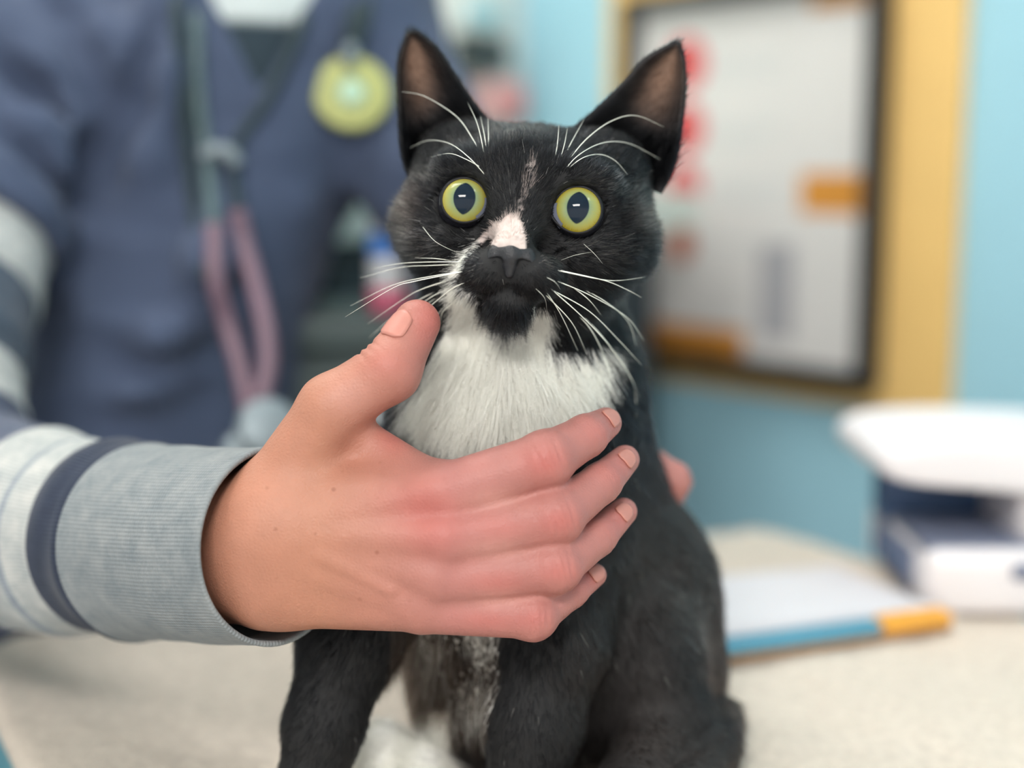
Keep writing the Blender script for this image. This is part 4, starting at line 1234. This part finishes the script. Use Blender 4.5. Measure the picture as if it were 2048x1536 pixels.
# ears
for v, f, k, sg in zip(earV, earF, earK, (-1, 1)):
    Pe, ne, fi = sample(v, f, lambda A, B: np.full(len(A), 240.0), 51 + sg)
    nq = 25 * 21
    inside = fi < nq
    row = (np.where(inside, fi, 0) // 21) / 24.0; cl_ = (np.where(inside, fi, 0) % 21) / 20.0
    r = np.random.default_rng(61 + sg)
    mid = inside & (row > 0.3) & (np.abs(cl_ - 0.55) < 0.4)
    kp = ~(mid & (r.uniform(size=len(Pe)) > 0.30))
    Pe, ne, inside, row, cl_, mid = Pe[kp], ne[kp], inside[kp], row[kp], cl_[kp], mid[kp]
    tip = v[25 * 22 + 10]; base = 0.5 * (v[0] + v[21])
    fl = np.tile(tip - base, (len(Pe), 1))
    fl = unit(fl)
    fl[inside] += np.stack([sg * 0.8 * np.ones(inside.sum()), 0 * row[inside], 0 * row[inside]], 1)
    Le = np.where(inside, np.where(mid, 0.35, 0.42), 0.30) * np.random.default_rng(3).uniform(0.6, 1.2, len(Pe))
    low = inside & (row < 0.34); Le[low] = 0.75
    pe = grow(Pe, ne, fl, Le, np.where(inside, 0.16, 0.12), 0.2, 71 + sg)
    ce = np.empty((len(Pe), 3)); ce[:] = (0.0020, 0.0023, 0.0032)
    br = (np.exp(-((cl_ - 0.55) / 0.3) ** 2) * np.clip((row - 0.42) / 0.3, 0, 1) * inside)[:, None]
    ce = ce * (1 - br) + np.array((0.13, 0.078, 0.055)) * br
    ce *= r.uniform(0.6, 1.4, (len(ce), 1))
    fur_pts.append(pe); fur_col.append(ce)
    fur_rad.append(np.tile(0.0075 * np.linspace(1, 0.25, 5), (len(Pe), 1)))
fur = hair_object('fur', np.concatenate(fur_pts), np.concatenate(fur_rad), np.concatenate(fur_col), m_fur, cat)
fur['label'] = 'short black coat with white bib and blaze'

# ---- whiskers, each a tapering bristle
m_whisker = mat('whisker', (236, 238, 226), rough=0.4, var=0.03, scale=50, sss=0.0)
WH = [  # muzzle, towards the left of the cat's face as seen
 [(907,522),(870,517),(831,516)], [(939,524),(863,524),(800,527),(745,538)], [(916,529),(860,531),(800,535),(720,556)],
 [(942,541),(866,552),(787,570),(700,612)], [(927,543),(828,563),(784,577),(690,634)], [(904,558),(842,579),(806,599),(735,648)],
 [(916,564),(857,590),(799,623),(738,676)], [(913,570),(866,592),(825,623),(800,660)], [(942,560),(898,582),(828,643),(790,699),(778,749),(781,772)],
 [(910,587),(878,626),(848,670),(841,702)], [(916,599),(886,623),(879,652)], [(905,575),(850,612),(812,655)],
 # the other side
 [(1115,541),(1197,558),(1238,561),(1291,554)], [(1121,541),(1209,561),(1253,579),(1283,595)], [(1092,554),(1110,564),(1121,579)],
 [(1109,560),(1179,590),(1253,634),(1288,681)], [(1150,571),(1209,602),(1256,643),(1273,693)], [(1100,576),(1165,634),(1220,693),(1259,749),(1284,810)],
 [(1103,579),(1179,623),(1238,681),(1284,731)], [(1112,596),(1174,649),(1209,713),(1220,760),(1218,798)], [(1086,574),(1121,628),(1156,702)],
 [(1092,590),(1144,646),(1174,709)], [(1135,605),(1197,664),(1250,737),(1270,781),(1272,839)], [(1067,573),(1089,596),(1094,623)], [(1144,573),(1178,600),(1203,631)],
 [(846,455),(873,485),(923,510)], [(1122,521),(1150,511),(1182,505)], [(1148,472),(1185,505),(1205,528)],
 # brows
 [(966,316),(946,279),(913,233),(850,193),(803,183)], [(972,326),(956,252),(936,206)], [(976,319),(969,272),(961,233)], [(976,322),(977,279),(976,236)],
 [(972,352),(939,316),(899,287),(856,281),(820,296)], [(962,335),(933,319),(899,307),(861,314)],
 [(1132,327),(1172,279),(1221,243),(1271,231),(1328,254)], [(1118,355),(1155,312),(1205,286),(1258,287),(1321,319)], [(1128,344),(1165,316),(1201,309),(1231,322),(1255,349)],
 [(1125,321),(1142,286),(1168,239)], [(1115,335),(1128,292),(1135,256)], [(1109,324),(1115,286),(1118,249)],
]
for i, w in enumerate(WH):
    sd = [surf_depth(x, y, default=None) if True else 0 for x, y in w]
    last = sd[0] if sd[0] is not None else 0.0
    P3 = []
    for j, ((x, y), s_) in enumerate(zip(w, sd)):
        if j == 0: dd = last + 0.05
        else:
            base = last if s_ is None else min(s_, last + 2.0)
            lift_ = 0.55 if i < 28 else 0.45
            dd = min(base - lift_, last + (1.6 if i < 28 else 1.0))
            if s_ is None: dd = last + 0.4
            last = dd + lift_ if s_ is not None else dd
        P3.append(C(x, y, dd))
    if i in (25, 26, 27): P3 = [p + np.array((0, -0.15, 0)) for p in P3]
    path = spline(P3, 22)
    big = 0.024 if 3 <= i < 25 else 0.021
    if i in (25, 26, 27, 14, 23): big = 0.011
    rad = big * (1 - np.linspace(0, 1, 22) ** 1.6 * 0.85)
    v, f = tube(to_world(path), rad / 100, n=6)
    mesh_obj('whisker', v, f, m_whisker, cat)
# ================================================================ things on the table and behind
# ---- folder of papers with a blue and orange edge
fz = TZ + 0.006
q = [ray_z(x, y, fz) for (x, y) in ((1330, 1345), (1908, 1262), (1680, 1165), (1250, 1205))]
folder = empty('folder', np.mean(q, axis=0), 'white papers in a blue folder with an orange corner, beside the cat', 'folder')
def prism(name, quad, z0, z1, material, parent, bev=0.001):
    bm = bmesh.new()
    lo = [bm.verts.new((p[0], p[1], p[2] + z0)) for p in quad]; hi = [bm.verts.new((p[0], p[1], p[2] + z1)) for p in quad]
    bm.faces.new(lo[::-1]); bm.faces.new(hi)
    for i in range(4): bm.faces.new((lo[i], lo[(i + 1) % 4], hi[(i + 1) % 4], hi[i]))
    bmesh.ops.recalc_face_normals(bm, faces=bm.faces)
    bmesh.ops.bevel(bm, geom=list(bm.edges), offset=bev, segments=1, affect='EDGES')
    return bm_obj(name, bm, material, parent)
m_fblue = mat('folder_blue', (78, 140, 164), rough=0.5, var=0.05, scale=40)
m_forg = mat('folder_orange', (222, 158, 56), rough=0.5, var=0.04, scale=40)
m_fbrown = mat('folder_shadow_brown', (176, 132, 84), rough=0.7, var=0.06, scale=40)  # brown carries the shadow line beneath the folder
m_sheet = mat('white_paper', (205, 204, 209), rough=0.6, var=0.02, scale=30)
cq = np.mean(q, axis=0)
def lerp(a, b, t): return a + (b - a) * t
sp = 0.74
prism('board', [lerp(p, cq, 0.01) for p in q], 0.0, 0.003, m_fbrown, folder)  # brown underside, coloured as the shadow line beneath the folder
prism('blue_cover', [q[0], lerp(q[0], q[1], sp), lerp(q[3], q[2], sp), q[3]], 0.003, 0.0105, m_fblue, folder, 0.002)
prism('orange_corner', [lerp(q[0], q[1], sp + 0.004), q[1], lerp(q[1], q[2], 0.14), lerp(lerp(q[0], q[1], sp + .004), lerp(q[3], q[2], sp + .004), 0.14)], 0.003, 0.0115, m_forg, folder, 0.002)
prism('white_inner', [lerp(lerp(q[0], q[1], sp + .004), lerp(q[3], q[2], sp + .004), 0.15), lerp(q[1], q[2], 0.15), q[2], lerp(q[3], q[2], sp + .004)], 0.003, 0.0105, m_sheet, folder, 0.001)
for k in range(3):
    r_ = np.random.default_rng(40 + k)
    a = [lerp(lerp(q[0], q[3], 0.10 + .02 * k), lerp(q[1], q[2], 0.10 + .02 * k), t) for t in (0.02, 0.80 - .03 * k)]
    b = [lerp(lerp(q[0], q[3], 0.97), lerp(q[1], q[2], 0.97), t) for t in (0.97, 0.02)]
    prism('paper_sheet', [a[0], a[1], b[0], b[1]], 0.0108 + .0008 * k, 0.0114 + .0008 * k, m_sheet, folder, 0.0002)

# ---- white bench machine with a dark blue recess
mz = TZ + 0.0045
mc = ray_z(1850, 1238, mz)                                            # its corner nearest the lens
ang = math.radians(0)
mx_ = np.array((math.cos(ang), math.sin(ang), 0)); my_ = np.array((-math.sin(ang), math.cos(ang), 0)); mzv = np.array((0, 0, 1.0))
MAX = [mx_, my_, mzv]
machine = empty('bench_machine', mc + mx_ * 0.08 + my_ * 0.07, 'white bench machine with a dark blue recess, standing on the table by the wall', 'machine')
m_mwh = mat('machine_white', (228, 224, 226), rough=0.4, var=0.02, scale=20)
m_mbl = mat('machine_blue', (66, 92, 128), rough=0.4, var=0.05, scale=30)
m_mgr = mat('machine_grey', (116, 124, 146), rough=0.5, var=0.05, scale=30)
def mbox(name, c, s, material, bev, parent=None, seg=4):
    return bm_obj(name, box_bm(mc + mx_ * c[0] + my_ * c[1] + mzv * c[2], s, bev=bev, seg=seg, axes=MAX), material, parent or machine, smooth=True)
base_m = mbox('base', (0.095, 0.075, 0.021), (0.19, 0.15, 0.042), m_mwh, 0.010)
mbox('column', (0.108, 0.078, 0.062), (0.09, 0.125, 0.085), m_mwh, 0.016)
mbox('recess_panel', (0.032, 0.110, 0.058), (0.07, 0.03, 0.045), m_mbl, 0.004)
mbox('recess_floor', (0.036, 0.05, 0.0425), (0.07, 0.08, 0.004), m_mgr, 0.001)
# top arm: a swelling hood, lower towards its tip
prof = [(-0.022, 0.080), (-0.032, 0.092), (-0.028, 0.104), (0.0, 0.111), (0.08, 0.110), (0.17, 0.104), (0.185, 0.07), (0.10, 0.066), (0.075, 0.072), (0.03, 0.078)]
V = []
for yy, sh in ((0.008, 0.90), (0.014, 0.97), (0.03, 1.0), (0.12, 1.0), (0.136, 0.97), (0.142, 0.90)):
    pc = np.array((0.08, 0.090))
    for (a, b) in prof:
        p2 = pc + (np.array((a, b)) - pc) * sh
        V.append(mc + mx_ * p2[0] + my_ * yy + mzv * p2[1])
n_ = len(prof)
F = [[i * n_ + j, i * n_ + (j + 1) % n_, (i + 1) * n_ + (j + 1) % n_, (i + 1) * n_ + j] for i in range(5) for j in range(n_)] + [list(range(n_))[::-1], [5 * n_ + j for j in range(n_)]]
o = mesh_obj('hood', np.array(V), F, m_mwh, machine)
md = o.modifiers.new('round', 'SUBSURF'); md.levels = 2; md.render_levels = 2
mbox('vent_panel', (-0.001, 0.072, 0.022), (0.006, 0.085, 0.026), m_mgr, 0.002)
for k in range(4):
    mbox('vent_slot', (-0.0045, 0.042 + k * 0.02, 0.022), (0.003, 0.006, 0.018), m_mbl, 0.0008, seg=1)
mbox('button', (0.06, -0.001, 0.030), (0.016, 0.004, 0.010), m_mgr, 0.001, seg=1)

# ---- behind the person: counter, trolley, bottle, dispenser, boxes
m_ctop = mat('counter_top', (196, 204, 196), rough=0.5, var=0.03, scale=20)
m_dark = mat('dark_cabinet', (34, 44, 50), rough=0.5, var=0.06, scale=20)
m_green = mat('trolley_grey_green', (74, 88, 88), rough=0.5, var=0.06, scale=20)
def lwall(t, out, z): return cor + W_N * t + LN * out + np.array((0, 0, z))
LAX = [W_N, LN, np.array((0, 0, 1.0))]
cz = ray(700, 385, 1.42)[2]
counter = empty('counter', lwall(0.75, 0.2, 0), 'pale topped dark counter along the wall behind the person', 'counter')
bm_obj('worktop', box_bm(lwall(0.75, 0.19, cz - 0.02), (1.35, 0.38, 0.04), bev=0.004, axes=LAX), m_ctop, counter)
bm_obj('carcass', box_bm(lwall(0.75, 0.17, (cz - 0.04) / 2), (1.31, 0.33, cz - 0.042), bev=0.003, axes=LAX), m_dark, counter)
for k in range(3):
    d_ = bm_obj('door', box_bm(lwall(0.32 + k * 0.43, 0.345, (cz - 0.04) / 2), (0.41, 0.018, cz - 0.10), bev=0.003, axes=LAX), m_dark, counter)
    bm_obj('handle', box_bm(lwall(0.32 + k * 0.43, 0.362, cz - 0.14), (0.12, 0.014, 0.014), bev=0.003, axes=LAX), m_tleg, d_)
# trolley with the bottle on it
bz = ray(775, 628, 1.04)
tr = empty('trolley', (bz[0] - 0.02, bz[1] + 0.06, 0), 'dark grey-green trolley beside the person, behind the cat', 'trolley')
bm_obj('tray', box_bm((bz[0] - 0.02, bz[1] + 0.06, bz[2] - 0.012), (0.22, 0.18, 0.024), bev=0.004), m_green, tr)
bm_obj('cabinet', box_bm((bz[0] - 0.02, bz[1] + 0.06, (bz[2] - 0.024) / 2 + 0.035), (0.20, 0.16, bz[2] - 0.024 - 0.07), bev=0.004), m_green, tr)
for k in range(3):
    zz = bz[2] - 0.10 - k * 0.14
    dr = bm_obj('drawer', box_bm((bz[0] - 0.02, bz[1] - 0.022, zz), (0.19, 0.012, 0.125), bev=0.003), m_green, tr)
    bm_obj('handle', box_bm((bz[0] - 0.02, bz[1] - 0.034, zz + 0.03), (0.08, 0.012, 0.012), bev=0.003), m_tleg, dr)
for sx in (-1, 1):
    for sy in (-1, 1):
        bm_obj('caster', box_bm((bz[0] - 0.02 + sx * 0.085, bz[1] + 0.06 + sy * 0.065, 0.035), (0.025, 0.05, 0.07), bev=0.012), m_dark, tr)
def bottle(name, base, r, h, label, cat_, body_m, band_m, cap_m, foot_m):
    e_ = empty(name, base, label, cat_)
    def lz(prof):
        n = 24; a = np.arange(n) / n * 2 * math.pi
        V = np.concatenate([np.stack([base[0] + rr * np.cos(a), base[1] + rr * np.sin(a), np.full(n, base[2] + z)], 1) for rr, z in prof])
        F = [[i * n + j, i * n + (j + 1) % n, (i + 1) * n + (j + 1) % n, (i + 1) * n + j] for i in range(len(prof) - 1) for j in range(n)]
        F.append(list(range(n))[::-1]); F.append([(len(prof) - 1) * n + j for j in range(n)])
        return V, F
    v, f = lz([(r * .9, 0), (r, .004), (r, h * .72), (r * .8, h * .80), (r * .4, h * .86), (r * .4, h * .9)]); mesh_obj('body', v, f, body_m, e_)
    v, f = lz([(r * 1.01, h * .40), (r * 1.02, h * .405), (r * 1.02, h * .55), (r * 1.01, h * .555)]); mesh_obj('label', v, f, band_m, e_)
    v, f = lz([(r * .5, h * .87), (r * .52, h * .88), (r * .5, h), (r * .4, h * 1.01)]); mesh_obj('cap', v, f, cap_m, e_)
    v, f = lz([(r * .92, -0.0), (r * 1.02, .002), (r * 1.02, h * .18), (r, h * .185)]); mesh_obj('foot_band', v, f, foot_m, e_)
m_bw = mat('bottle_white', (214, 218, 222), rough=0.4, var=0.02, scale=30)
bottle('bottle', ray(778, 626, 1.04), 0.0145, 0.105, 'white bottle with blue band and pink foot standing on the trolley', 'bottle', m_bw,
       mat('label_blue', (70, 132, 214), rough=0.5, var=0.03, scale=30), m_bw, mat('label_pink', (214, 112, 138), rough=0.5, var=0.03, scale=30))
# on the pale wall near the corner
def wall_item(name, px, py, D, s, material, label, cat_, bev=0.006, extra=None):
    p = ray(px, py, D)
    # move onto the wall plane
    k = ((p - cor) @ LN); p = p - LN * (k - s[1] / 2)
    e_ = empty(name, p, label, cat_)
    bm_obj('case', box_bm(p, s, bev=bev, axes=LAX), material, e_)
    return e_, p
def on_left(px, py):
    d = AX_F + (px - 1024) / F_PX * AX_R - (py - 768) / F_PX * AX_U
    return CAM + d * (((cor - CAM) @ LN) / (d @ LN))
def left_item(name, px, py, s, material, label, cat_, face=None):
    p = on_left(px, py) + LN * s[1] / 2
    e_ = empty(name, p, label, cat_)
    bm_obj('case', box_bm(p, s, bev=0.006, axes=LAX), material, e_)
    if face is not None:
        bm_obj('front_panel', box_bm(p + LN * (s[1] / 2), (s[0] * .8, 0.006, s[2] * .55), bev=0.002, axes=LAX), face, e_)
    return e_
left_item('soap_dispenser', 938, 112, (0.055, 0.05, 0.034), mat('dispenser_dark', (44, 58, 60), rough=0.5), 'dark dispenser on the pale wall beside the pointed ear', 'dispenser', m_dark)
left_item('glove_box', 968, 205, (0.06, 0.05, 0.05), mat('box_pink', (206, 170, 168), rough=0.6), 'pale pink box on the pale wall under the dark dispenser', 'box', mat('box_pink_deep', (212, 140, 140), rough=0.6))
left_item('paper_holder', 936, 30, (0.07, 0.03, 0.05), mat('holder_white', (214, 220, 216), rough=0.6), 'white holder on the pale wall above the dark dispenser', 'holder', mat('holder_blue', (150, 200, 212), rough=0.6))
